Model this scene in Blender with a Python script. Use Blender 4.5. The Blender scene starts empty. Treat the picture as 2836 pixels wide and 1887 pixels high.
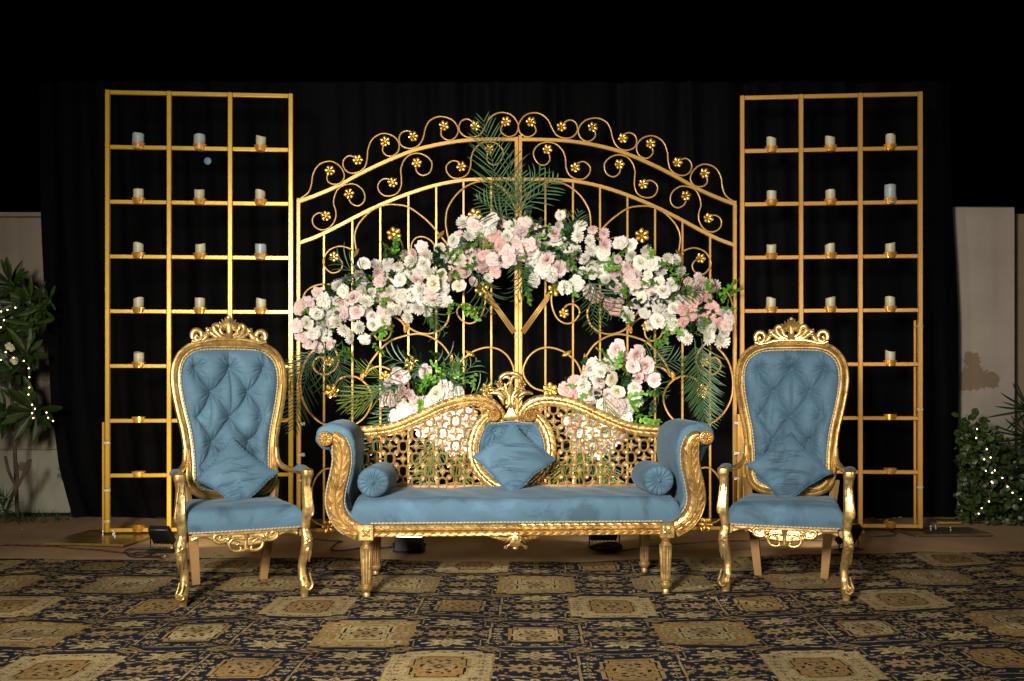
import bpy, math, random
import numpy as np
from mathutils import Vector, Matrix, Euler

R = math.radians
PI = math.pi
rnd = random.Random(7)
SC = bpy.context.scene
COL = SC.collection

# ------------------------------------------------------------------ camera
# level camera 1.2 m above the floor; the frame is shifted upward like a shift lens
cam_d = bpy.data.cameras.new('camera')
cam = bpy.data.objects.new('camera', cam_d); COL.objects.link(cam)
cam.location = (0, 0, 1.2)
cam.rotation_euler = (R(90), 0, 0)
cam_d.sensor_width = 36.0
cam_d.lens = 36.0 * 2757 / 2836
cam_d.shift_y = 109.5 / 2836
cam_d.clip_end = 200
SC.camera = cam

# ------------------------------------------------------------------ night sky
world = bpy.data.worlds.new('World'); SC.world = world; world.use_nodes = True
wn = world.node_tree
bg = wn.nodes['Background']
sky = wn.nodes.new('ShaderNodeTexSky')
sky.sky_type = 'NISHITA'; sky.sun_disc = False
sky.sun_elevation = R(-6); sky.sun_rotation = R(200)
wn.links.new(sky.outputs[0], bg.inputs[0])
bg.inputs[1].default_value = 0.02

# ------------------------------------------------------------------ lamps of the venue (in front of the stage)
def area(name, loc, target, size, power, color, size_y=None, spread=180):
    d = bpy.data.lights.new(name, 'AREA'); d.energy = power; d.color = color
    d.shape = 'RECTANGLE' if size_y else 'SQUARE'
    d.size = size
    if size_y: d.size_y = size_y
    d.spread = R(spread)
    o = bpy.data.objects.new(name, d); COL.objects.link(o)
    o.location = loc
    o.rotation_euler = (Vector(target) - Vector(loc)).to_track_quat('-Z', 'Y').to_euler()
    return o
area('key_lamp', (-1.7, -1.0, 2.55), (0.0, 6.6, 1.1), 1.0, 200, (1.0, 0.92, 0.81), spread=70)
area('left_lamp', (-3.7, 1.2, 2.0), (-0.2, 6.4, 1.0), 0.35, 24, (1.0, 0.86, 0.66), spread=95)
area('right_lamp', (3.8, 1.1, 2.0), (0.2, 6.4, 1.0), 0.35, 24, (1.0, 0.89, 0.74), spread=95)

SC.view_settings.view_transform = 'Standard'
SC.view_settings.look = 'None'
SC.view_settings.exposure = 0
SC.view_settings.gamma = 1
SC.view_settings.use_curve_mapping = False
SC.render.engine = 'CYCLES'
SC.cycles.use_denoising = True
SC.cycles.max_bounces = 7
SC.cycles.sample_clamp_indirect = 6

# ------------------------------------------------------------------ helpers
FD = 2291.4                                   # focal length in the units of my measurements
def at(x, y, D):                              # measured point -> place at distance D
    return Vector(((x - 1178.5) * D / FD, D, 1.2 - (y - 875.2) * D / FD))

class MB:
    def __init__(self):
        self.v = []; self.f = []; self.m = []; self.a = []
    def add(self, vs, fs, mi=0, att=None):
        n = len(self.v)
        self.v += [tuple(p) for p in vs]
        self.f += [tuple(i + n for i in f) for f in fs]
        self.m += [mi] * len(fs)
        self.a += (att if att is not None else [0.0] * len(vs))
        return self
    def grid(self, P, nu, nv, mi=0, closeu=False, closev=False, att=None):
        fs = []
        for i in range(nu if closeu else nu - 1):
            for j in range(nv if closev else nv - 1):
                i2 = (i + 1) % nu; j2 = (j + 1) % nv
                fs.append((i*nv + j, i2*nv + j, i2*nv + j2, i*nv + j2))
        return self.add(P, fs, mi, att)
    def box(self, c, s, mi=0, rot=None, taper=1.0):
        vs = []
        for z in (-1, 1):
            k = taper if z < 0 else 1.0
            for x, y in ((-1, -1), (1, -1), (1, 1), (-1, 1)):
                p = Vector((x*s[0]/2*k, y*s[1]/2*k, z*s[2]/2))
                if rot: p = rot @ p
                vs.append(p + Vector(c))
        return self.add(vs, [(3,2,1,0),(4,5,6,7),(0,1,5,4),(1,2,6,5),(2,3,7,6),(3,0,4,7)], mi)
    def bbox(self, c, s, b=0.003, mi=0, rot=None):            # box with chamfered edges
        vs = []; idx = {}
        hx, hy, hz = s[0]/2, s[1]/2, s[2]/2
        for sx in (-1, 1):
            for sy in (-1, 1):
                for sz in (-1, 1):
                    for k, p in enumerate(((sx*hx, sy*(hy-b), sz*(hz-b)), (sx*(hx-b), sy*hy, sz*(hz-b)), (sx*(hx-b), sy*(hy-b), sz*hz))):
                        idx[(sx, sy, sz, k)] = len(vs)
                        p = Vector(p)
                        if rot: p = rot @ p
                        vs.append(p + Vector(c))
        f = []
        for s_ in (-1, 1):
            def q(l): f.append(tuple(l if s_ > 0 else l[::-1]))
            q([idx[(s_, a, c_, 0)] for a, c_ in ((-1,-1),(1,-1),(1,1),(-1,1))])
            q([idx[(a, s_, c_, 1)] for a, c_ in ((-1,-1),(-1,1),(1,1),(1,-1))])
            q([idx[(a, c_, s_, 2)] for a, c_ in ((-1,-1),(1,-1),(1,1),(-1,1))])
        for a in (-1, 1):
            for c_ in (-1, 1):
                f.append((idx[(a,c_,-1,0)], idx[(a,c_,-1,1)], idx[(a,c_,1,1)], idx[(a,c_,1,0)]))
                f.append((idx[(a,-1,c_,0)], idx[(a,-1,c_,2)], idx[(a,1,c_,2)], idx[(a,1,c_,0)]))
                f.append((idx[(-1,a,c_,1)], idx[(-1,a,c_,2)], idx[(1,a,c_,2)], idx[(1,a,c_,1)]))
                for d in (-1, 1):
                    f.append((idx[(a,c_,d,0)], idx[(a,c_,d,1)], idx[(a,c_,d,2)]))
        return self.add(vs, f, mi)
    def lathe(self, prof, c=(0,0,0), n=20, mi=0, axis=None, flute=None):
        # prof: (radius, height); flute(height, angle) -> factor
        P = []
        M = Matrix.Identity(3) if axis is None else Vector((0,0,1)).rotation_difference(Vector(axis)).to_matrix()
        for r, h in prof:
            for k in range(n):
                a = 2*PI*k/n
                rr = r * (flute(h, a) if flute else 1)
                P.append(M @ Vector((rr*math.cos(a), rr*math.sin(a), h)) + Vector(c))
        self.grid(P, len(prof), n, mi, closev=True)
        base = len(self.v) - len(P)
        self.f.append(tuple(base + k for k in range(n))[::-1]); self.m.append(mi)
        self.f.append(tuple(base + (len(prof)-1)*n + k for k in range(n))); self.m.append(mi)
        return self
    def tube(self, pts, r, n=8, closed=False, mi=0, stripes=None, flat=None, caps=True):
        pts = [Vector(p) for p in pts]; N = len(pts)
        if not hasattr(r, '__len__'): r = [r]*N
        T = []
        for i in range(N):
            a = pts[(i-1) % N] if (closed or i > 0) else pts[i]
            b = pts[(i+1) % N] if (closed or i < N-1) else pts[i]
            t = (b - a); T.append(t.normalized() if t.length > 1e-9 else Vector((0,0,1)))
        up = Vector((0, -1, 0))
        if abs(T[0].dot(up)) > 0.9: up = Vector((0,0,1))
        nrm = (up - T[0]*up.dot(T[0])).normalized(); P = []
        for i in range(N):
            nrm = nrm - T[i]*nrm.dot(T[i])
            nrm = nrm.normalized() if nrm.length > 1e-9 else T[i].orthogonal().normalized()
            bn = T[i].cross(nrm)
            for k in range(n):
                a = 2*PI*k/n
                P.append(pts[i] + nrm*(math.cos(a)*r[i]*(flat or 1)) + bn*(math.sin(a)*r[i]))
        base = len(self.f)
        self.grid(P, N, n, mi, closeu=closed, closev=True)
        if stripes:
            rows = N if closed else N-1
            for i in range(rows):
                for k in range(n):
                    if ((i + k*stripes[1]/n) // stripes[0]) % 2: self.m[base + i*n + k] = 1
        if not closed and caps:
            b = len(self.v) - len(P)
            self.f.append(tuple(b + k for k in range(n))[::-1]); self.m.append(mi)
            self.f.append(tuple(b + (N-1)*n + k for k in range(n))); self.m.append(mi)
        return self
    def sphere(self, c, r, nu=8, nv=10, mi=0, sc=(1,1,1)):
        P = []
        for i in range(nu+1):
            t = PI*i/nu
            for j in range(nv):
                a = 2*PI*j/nv
                P.append((c[0]+r*sc[0]*math.sin(t)*math.cos(a), c[1]+r*sc[1]*math.sin(t)*math.sin(a), c[2]+r*sc[2]*math.cos(t)))
        return self.grid(P, nu+1, nv, mi, closev=True)
    def prism(self, poly, y0, y1, mi=0, ch=0.0, c=None):       # polygon in XZ (list of (x,z)) with depth y0..y1 and a chamfered front
        n = len(poly)
        if c is None: c = (sum(p[0] for p in poly)/n, sum(p[1] for p in poly)/n)
        vs = [(x, y1, z) for x, z in poly] + [(x, y0+ch, z) for x, z in poly]
        if ch:
            for x, z in poly:
                dx, dz = c[0]-x, c[1]-z; L = math.hypot(dx, dz) or 1
                k = min(1, ch/L); vs.append((x+dx*k, y0, z+dz*k))
        m = 3 if ch else 2
        fs = []
        for s in range(m-1):
            for i in range(n):
                j = (i+1) % n; fs.append((s*n+i, s*n+j, (s+1)*n+j, (s+1)*n+i))
        fs.append(tuple((m-1)*n + i for i in range(n))); fs.append(tuple(range(n))[::-1])
        return self.add(vs, fs, mi)
    def mirror_x(self):
        n = len(self.v); nf = len(self.f)
        self.v += [(-x, y, z) for x, y, z in self.v[:n]]
        self.f += [tuple(i+n for i in f)[::-1] for f in self.f[:nf]]
        self.m += self.m[:nf]; self.a += self.a[:n]
        return self
    def mesh(self, name, mats, smooth=True, auto=None):
        me = bpy.data.meshes.new(name)
        me.from_pydata(self.v, [], self.f)
        for m in (mats if isinstance(mats, (list, tuple)) else [mats]): me.materials.append(m)
        if any(self.m): me.polygons.foreach_set('material_index', self.m)
        if any(self.a):
            at_ = me.attributes.new('rad', 'FLOAT', 'POINT'); at_.data.foreach_set('value', self.a)
        me.update(); me.validate()
        if smooth:
            me.polygons.foreach_set('use_smooth', [True]*len(me.polygons))
            if auto: me.set_sharp_from_angle(angle=R(auto))
        return me
    def build(self, name, mats, parent=None, smooth=True, auto=38):
        return put(name, self.mesh(name, mats, smooth, auto), parent)

def put(name, me, parent=None, loc=None, rot=None, scale=None):
    o = bpy.data.objects.new(name, me); COL.objects.link(o)
    if parent is not None: o.parent = parent
    if loc is not None: o.location = loc
    if rot is not None: o.rotation_euler = rot
    if scale is not None: o.scale = scale if hasattr(scale, '__len__') else (scale,)*3
    return o
def tag(o, label=None, cat=None, group=None, kind=None):
    if label: o['label'] = label
    if cat: o['category'] = cat
    if group: o['group'] = group
    if kind: o['kind'] = kind
    return o
def thing(name, label, cat, loc=(0,0,0), rz=0.0, group=None):
    o = bpy.data.objects.new(name, None); COL.objects.link(o)
    o.empty_display_size = 0.1
    o.location = loc; o.rotation_euler = (0, 0, rz)
    return tag(o, label, cat, group)
def copy_tree(o, parent=None):
    c = o.copy(); COL.objects.link(c); c.parent = parent
    for ch in [x for x in COL.objects if x.parent == o]: copy_tree(ch, c)
    return c
def spline(pts, k=6, closed=False):                            # Catmull-Rom through the points
    pts = [Vector(p) for p in pts]; N = len(pts); out = []
    for i in range(N if closed else N-1):
        g = (lambda j: pts[j % N]) if closed else (lambda j: pts[max(0, min(N-1, j))])
        p0, p1, p2, p3 = g(i-1), g(i), g(i+1), g(i+2)
        for s in range(k):
            t = s/k
            out.append(0.5*((2*p1) + (p2-p0)*t + (2*p0-5*p1+4*p2-p3)*t*t + (3*p1-p0-3*p2+p3)*t**3))
    if not closed: out.append(pts[-1])
    return out
def resample(pts, ds, closed=False):
    pts = [Vector(p) for p in pts]
    if closed: pts = pts + [pts[0]]
    L = [0]
    for a, b in zip(pts, pts[1:]): L.append(L[-1] + (b-a).length)
    n = max(2, int(round(L[-1]/ds))); out = []; j = 0
    for i in range(n + (0 if closed else 1)):
        s = L[-1]*i/n
        while j < len(L)-2 and L[j+1] < s: j += 1
        t = (s-L[j])/max(1e-9, L[j+1]-L[j]); out.append(pts[j].lerp(pts[j+1], min(1, max(0, t))))
    return out
def band(mb, path, hw, hfun, nn=17, back=0.03, closed=False, mi=0, ds=0.006):
    # carved moulding: path in an XZ-like plane, surface raised toward -y by hfun(n, s), sides go back by `back`
    P3 = resample(path, ds, closed); N = len(P3); s = 0; V = []
    for i, p in enumerate(P3):
        a = P3[(i-1) % N] if (closed or i > 0) else p
        b = P3[(i+1) % N] if (closed or i < N-1) else p
        t = (b-a).normalized(); nv = Vector((t.z, 0, -t.x))
        if nv.length < 1e-6: nv = Vector((1,0,0))
        nv.normalize()
        if i: s += (p-P3[i-1]).length
        w = hw(s) if callable(hw) else hw
        V.append(p - nv*w + Vector((0, back, 0)))
        for k in range(nn):
            n_ = -1 + 2*k/(nn-1)
            V.append(p + nv*(w*n_) + Vector((0, -hfun(n_, s), 0)))
        V.append(p + nv*w + Vector((0, back, 0)))
    mb.grid(V, N, nn+2, mi, closeu=closed, closev=True)
    if not closed:
        b = len(mb.v) - len(V); q = nn+2
        mb.f.append(tuple(b+k for k in range(q))); mb.m.append(mi)
        mb.f.append(tuple(b+(N-1)*q+k for k in range(q))[::-1]); mb.m.append(mi)
    return mb
def laurel(p=0.05, h=0.009, sgn=1, mid=0.10, sl=0.8):
    def f(n, s):
        a = abs(n)
        if a > 0.84: return 0.004 + h*0.9*math.sqrt(max(0, 1-((a-0.92)/0.08)**2))
        if a < mid: return 0.005 + h*math.sqrt(max(0, 1-(a/mid)**2))
        t = (a-mid)/(0.84-mid); ph = (sgn*s/p - sl*t) % 1.0
        return 0.001 + h*0.95*(math.sin(PI*t)**0.35)*min(1, (1-ph)/0.10)*(0.35+0.65*ph)
    return f
def rosette_mesh(name, r, mats, petals=10, depth=0.012, ring=True):
    mb = MB(); prof = []
    nr, na = 16, petals*6; P = []
    for i in range(nr+1):
        q = i/nr
        for k in range(na):
            a = 2*PI*k/na
            if ring and q > 0.78: h = depth*(0.35 + 0.9*math.sqrt(max(0, 1-((q-0.89)/0.11)**2)))
            elif q < 0.2: h = depth*(0.9*math.sqrt(max(0, 1-(q/0.2)**2))+0.25)
            else:
                e = (q-0.2)/(0.58 if ring else 0.8)
                h = depth*(0.15 + 0.6*abs(math.cos(a*petals/2))**0.6*math.sin(PI*min(1, e))**0.6)
            rr = r*q
            if not ring and q > 0.6: rr = r*(0.6 + (q-0.6)*(0.45+0.55*abs(math.cos(a*petals/2))**0.5))
            P.append((rr*math.cos(a), -h, rr*math.sin(a)))
    for k in range(na):
        a = 2*PI*k/na; x, y, z = P[-na+k] if k == 0 else P[nr*na+k]
    last = P[nr*na:(nr+1)*na]
    P += [(x, depth*0.8, z) for x, y, z in last]
    mb.grid(P, nr+2, na, closev=True)
    return mb.mesh(name, mats, True, 45)
# ------------------------------------------------------------------ materials
def mat(name):
    m = bpy.data.materials.new(name); m.use_nodes = True
    nt = m.node_tree; b = nt.nodes['Principled BSDF']
    return m, nt, b
def N(nt, t, **kw):
    n = nt.nodes.new(t)
    for k, v in kw.items():
        if k.startswith('i_'): n.inputs[k[2:].replace('_', ' ')].default_value = v
        else: setattr(n, k, v)
    return n
def noise(nt, scale, detail=4, rough=0.55, coord='Object', dist=0, stretch=None):
    tc = nt.nodes.new('ShaderNodeNewGeometry' if coord == 'Position' else 'ShaderNodeTexCoord'); mp = nt.nodes.new('ShaderNodeMapping')
    nt.links.new(tc.outputs[coord], mp.inputs[0])
    if stretch: mp.inputs['Scale'].default_value = stretch
    n = nt.nodes.new('ShaderNodeTexNoise'); nt.links.new(mp.outputs[0], n.inputs['Vector'])
    n.inputs['Scale'].default_value = scale; n.inputs['Detail'].default_value = detail
    n.inputs['Roughness'].default_value = rough; n.inputs['Distortion'].default_value = dist
    return n
def ramp(nt, src, stops):
    r = nt.nodes.new('ShaderNodeValToRGB'); nt.links.new(src, r.inputs[0])
    e = r.color_ramp.elements
    while len(e) > 1: e.remove(e[-1])
    e[0].position = stops[0][0]; e[0].color = (*stops[0][1], 1)
    for p, c in stops[1:]:
        x = e.new(p); x.color = (*c, 1)
    return r
def bump(nt, b, src, strength, dist=0.01):
    n = nt.nodes.new('ShaderNodeBump'); n.inputs['Strength'].default_value = strength; n.inputs['Distance'].default_value = dist
    nt.links.new(src, n.inputs['Height']); nt.links.new(n.outputs[0], b.inputs['Normal']); return n
def simple(name, col, rough=0.5, metal=0.0, var=0.15, scale=12, bs=0.0, spec=0.5):
    m, nt, b = mat(name)
    n = noise(nt, scale)
    lo = tuple(c*(1-var) for c in col); hi = tuple(min(1, c*(1+var)) for c in col)
    r = ramp(nt, n.outputs[0], [(0.35, lo), (0.65, hi)])
    nt.links.new(r.outputs[0], b.inputs['Base Color'])
    b.inputs['Roughness'].default_value = rough; b.inputs['Metallic'].default_value = metal
    b.inputs['Specular IOR Level'].default_value = spec
    if bs: bump(nt, b, n.outputs[0], bs, 0.004)
    return m
def gold_leaf(name, c1, c2, rough=0.3, metal=0.9):
    m, nt, b = mat(name)
    n = noise(nt, 11, 7, 0.68, 'Position'); r = ramp(nt, n.outputs[0], [(0.36, c2), (0.58, c1)])
    nt.links.new(r.outputs[0], b.inputs['Base Color'])
    n2 = noise(nt, 38, 4, 0.55, 'Position'); r2 = ramp(nt, n2.outputs[0], [(0.3, (rough*0.7,)*3), (0.7, (rough*1.45,)*3)])
    nt.links.new(r2.outputs[0], b.inputs['Roughness'])
    b.inputs['Metallic'].default_value = metal
    bump(nt, b, noise(nt, 60, 3, 0.55, 'Position').outputs[0], 0.2, 0.003)
    return m
GOLD = gold_leaf('gilded_wood', (0.59, 0.41, 0.16), (0.34, 0.215, 0.078), 0.33, 0.82)
GOLD2 = gold_leaf('gilded_wood_pale', (0.56, 0.39, 0.16), (0.27, 0.165, 0.06), 0.30, 0.86)
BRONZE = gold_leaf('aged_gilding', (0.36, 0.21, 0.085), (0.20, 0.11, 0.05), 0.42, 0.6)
ORN = gold_leaf('gold_ornament', (0.80, 0.48, 0.11), (0.45, 0.24, 0.045), 0.3, 0.8)
BOWL = gold_leaf('gold_bowl', (0.85, 0.43, 0.10), (0.66, 0.30, 0.05), 0.28, 0.75)
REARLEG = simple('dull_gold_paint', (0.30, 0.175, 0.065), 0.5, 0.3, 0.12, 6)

def metal_paint(name, col, rough=0.36):
    m, nt, b = mat(name)
    n = noise(nt, 3.5, 5); r = ramp(nt, n.outputs[0], [(0.3, tuple(c*0.84 for c in col)), (0.7, col)])
    n2 = noise(nt, 45, 3, 0.7, stretch=(1, 1, 0.25))
    chip = ramp(nt, n2.outputs[0], [(0.26, (1, 1, 1)), (0.29, (0, 0, 0))])
    mx = nt.nodes.new('ShaderNodeMixRGB'); mx.inputs[2].default_value = (0.16, 0.09, 0.04, 1)
    nt.links.new(chip.outputs[0], mx.inputs[0]); nt.links.new(r.outputs[0], mx.inputs[1])
    nt.links.new(mx.outputs[0], b.inputs['Base Color'])
    b.inputs['Roughness'].default_value = rough; b.inputs['Metallic'].default_value = 0.35
    bump(nt, b, noise(nt, 25, 4).outputs[0], 0.12, 0.004)
    return m
PAINT = metal_paint('gold_paint', (0.50, 0.285, 0.07))
PAINTL = metal_paint('gold_paint_yellow', (0.47, 0.285, 0.035), 0.28)
PAINTR = metal_paint('gold_paint_orange', (0.50, 0.265, 0.060), 0.36)

def velvet(name, col):
    m, nt, b = mat(name)
    n = noise(nt, 4.0, 5, 0.60, 'Position', 1.2)
    r = ramp(nt, n.outputs[0], [(0.36, tuple(c*0.66 for c in col)), (0.45, tuple(c*0.95 for c in col)), (0.58, tuple(c*1.04 for c in col)), (0.66, tuple(c*1.25 for c in col))])
    nt.links.new(r.outputs[0], b.inputs['Base Color'])
    b.inputs['Roughness'].default_value = 0.72
    b.inputs['Specular IOR Level'].default_value = 0.25
    b.inputs['Sheen Weight'].default_value = 0.10; b.inputs['Sheen Roughness'].default_value = 0.45
    b.inputs['Sheen Tint'].default_value = (0.55, 0.72, 0.85, 1)
    bump(nt, b, noise(nt, 420, 2).outputs[0], 0.12, 0.002)
    return m
BLUE = velvet('blue_velvet', (0.049, 0.101, 0.148))
ROPE1 = simple('rope_gold', (0.36, 0.27, 0.10), 0.5, 0.2, 0.1, 30)
ROPE2 = simple('rope_slate', (0.10, 0.13, 0.17), 0.7, 0, 0.1, 30)

def petal(name, tip, mid, centre=None, trans=0.25, rj=0.10):
    m, nt, b = mat(name)
    a = nt.nodes.new('ShaderNodeAttribute'); a.attribute_name = 'rad'
    r = ramp(nt, a.outputs['Fac'], [(0.0, centre or mid), (0.30, mid), (0.85, tip)])
    oi = nt.nodes.new('ShaderNodeObjectInfo')
    hs = nt.nodes.new('ShaderNodeHueSaturation')
    mr = nt.nodes.new('ShaderNodeMapRange'); mr.inputs['To Min'].default_value = 1-rj*1.5; mr.inputs['To Max'].default_value = 1.0+rj*0.4
    nt.links.new(oi.outputs['Random'], mr.inputs[0]); nt.links.new(mr.outputs[0], hs.inputs['Value'])
    nt.links.new(r.outputs[0], hs.inputs['Color']); nt.links.new(hs.outputs[0], b.inputs['Base Color'])
    b.inputs['Roughness'].default_value = 0.55; b.inputs['Specular IOR Level'].default_value = 0.3
    tr = nt.nodes.new('ShaderNodeBsdfTranslucent'); nt.links.new(hs.outputs[0], tr.inputs[0])
    mx = nt.nodes.new('ShaderNodeMixShader'); mx.inputs[0].default_value = trans
    nt.links.new(b.outputs[0], mx.inputs[1]); nt.links.new(tr.outputs[0], mx.inputs[2])
    nt.links.new(mx.outputs[0], nt.nodes['Material Output'].inputs[0])
    return m
P_WHITE = petal('white_petal', (0.80, 0.78, 0.71), (0.68, 0.66, 0.52))
P_CREAM = petal('cream_petal', (0.78, 0.72, 0.58), (0.72, 0.60, 0.38))
P_PALE = petal('pale_pink_petal', (0.80, 0.66, 0.63), (0.80, 0.47, 0.47))
P_PINK = petal('pink_petal', (0.80, 0.52, 0.48), (0.74, 0.28, 0.30))
P_BLUSH = petal('blush_petal', (0.80, 0.66, 0.64), (0.76, 0.50, 0.48))
P_DAISYC = simple('daisy_centre', (0.60, 0.44, 0.05), 0.7)
def leafmat(name, col, rough=0.45, trans=0.25):
    m, nt, b = mat(name)
    oi = nt.nodes.new('ShaderNodeObjectInfo'); n = noise(nt, 14, 3)
    r = ramp(nt, n.outputs[0], [(0.3, tuple(c*0.65 for c in col)), (0.7, tuple(c*1.25 for c in col))])
    hs = nt.nodes.new('ShaderNodeHueSaturation'); mr = nt.nodes.new('ShaderNodeMapRange')
    mr.inputs['To Min'].default_value = 0.6; mr.inputs['To Max'].default_value = 1.35
    nt.links.new(oi.outputs['Random'], mr.inputs[0]); nt.links.new(mr.outputs[0], hs.inputs['Value'])
    nt.links.new(r.outputs[0], hs.inputs['Color']); nt.links.new(hs.outputs[0], b.inputs['Base Color'])
    b.inputs['Roughness'].default_value = rough
    tr = nt.nodes.new('ShaderNodeBsdfTranslucent'); nt.links.new(hs.outputs[0], tr.inputs[0])
    mx = nt.nodes.new('ShaderNodeMixShader'); mx.inputs[0].default_value = trans
    nt.links.new(b.outputs[0], mx.inputs[1]); nt.links.new(tr.outputs[0], mx.inputs[2])
    nt.links.new(mx.outputs[0], nt.nodes['Material Output'].inputs[0])
    return m
L_BRIGHT = leafmat('bright_leaf', (0.11, 0.30, 0.02))
L_DARK = leafmat('dark_leaf', (0.018, 0.065, 0.02))
L_GREY = leafmat('sage_leaf', (0.09, 0.15, 0.10))
L_PALM = leafmat('palm_leaf', (0.040, 0.090, 0.032), 0.4, 0.15)
L_PLANT = leafmat('garden_leaf', (0.030, 0.058, 0.010), 0.45, 0.15)
BARK = simple('bark', (0.07, 0.045, 0.03), 0.9, 0, 0.35, 20, 0.4)

CANDLE = simple('candle_wax', (0.37, 0.34, 0.22), 0.45, 0, 0.08, 20)
CANDLEB = simple('candle_wax_cool', (0.23, 0.275, 0.27), 0.35, 0, 0.08, 20)
WICK = simple('wick', (0.08, 0.06, 0.04), 0.8)
BLACKM = simple('black_housing', (0.012, 0.012, 0.013), 0.45, 0.2, 0.2, 30)
CABLEB = simple('black_cable', (0.015, 0.015, 0.018), 0.5)
CABLER = simple('red_cable', (0.20, 0.03, 0.015), 0.5)
CABLEY = simple('yellow_cable', (0.55, 0.45, 0.04), 0.5)
CABLEN = simple('brown_twisted_cable', (0.10, 0.045, 0.03), 0.5)
WIREW = simple('clear_wire', (0.10, 0.12, 0.08), 0.4)
TAPE = simple('clear_tape', (0.34, 0.30, 0.22), 0.15, 0, 0.3, 60, 0.8)
STEEL = simple('steel_bolt', (0.65, 0.65, 0.62), 0.3, 0.9)
PLY = simple('painted_plywood', (0.16, 0.10, 0.03), 0.28, 0.1, 0.3, 5)
PLYD = simple('dark_plywood', (0.07, 0.045, 0.02), 0.45, 0.0, 0.3, 5)
def emis(name, col, s):
    m, nt, b = mat(name)
    b.inputs['Base Color'].default_value = (*col, 1)
    b.inputs['Emission Color'].default_value = (*col, 1); b.inputs['Emission Strength'].default_value = s
    return m
LED = emis('led_panel', (1.0, 0.97, 0.9), 9)
FAIRY = emis('fairy_bulb', (1.0, 0.66, 0.34), 9)
GLIMMER = emis('curtain_glimmer', (0.10, 0.17, 0.24), 0.22)  # emission standing in for bluish light showing through the curtain
# ------------------------------------------------------------------ ground, matting, carpet
def ground_sheet(name, x0, x1, y0, y1, nx, ny, z, m, hf=None):
    mb = MB(); P = []
    for i in range(nx+1):
        for j in range(ny+1):
            x = x0+(x1-x0)*i/nx; y = y0+(y1-y0)*j/ny
            P.append((x, y, z + (hf(x, y) if hf else 0)))
    mb.grid(P, nx+1, ny+1)
    for k, f in enumerate(mb.f): mb.f[k] = f[::-1] if False else f
    return mb.build(name, m, auto=None)
m_soil = simple('night_soil', (0.03, 0.025, 0.02), 0.95, 0, 0.3, 3, 0.4)
tag(ground_sheet('ground', -60, 60, -20, 90, 12, 12, -0.02, m_soil), kind='structure')

m, nt, b = mat('brown_matting')
n1 = noise(nt, 1.3, 6, 0.65, dist=0.4); r = ramp(nt, n1.outputs[0], [(0.3, (0.24, 0.145, 0.07)), (0.55, (0.34, 0.215, 0.105)), (0.75, (0.42, 0.275, 0.14))])
n2 = noise(nt, 26, 5, 0.7); st = ramp(nt, n2.outputs[0], [(0.24, (0.25, 0.25, 0.25)), (0.36, (1, 1, 1))])
mx = nt.nodes.new('ShaderNodeMixRGB'); mx.blend_type = 'MULTIPLY'; mx.inputs[0].default_value = 0.7
nt.links.new(r.outputs[0], mx.inputs[1]); nt.links.new(st.outputs[0], mx.inputs[2]); nt.links.new(mx.outputs[0], b.inputs['Base Color'])
b.inputs['Roughness'].default_value = 0.85; bump(nt, b, noise(nt, 160, 3).outputs[0], 0.3, 0.004)
MATTING = m
def mat_h(x, y):
    f = 0.010*math.exp(-((y-7.02-0.05*math.sin(x*2.1))/0.07)**2)*max(0, math.cos((x-0.9)*0.8))
    return f + 0.004*math.sin(x*1.7+y*3) + 0.003*math.sin(x*5.1-y*2) - 0.006
floor_mat = ground_sheet('floor_matting', -4.6, 4.3, 6.3, 8.75, 150, 60, 0.004, MATTING, mat_h)
tag(floor_mat, kind='structure')

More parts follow.
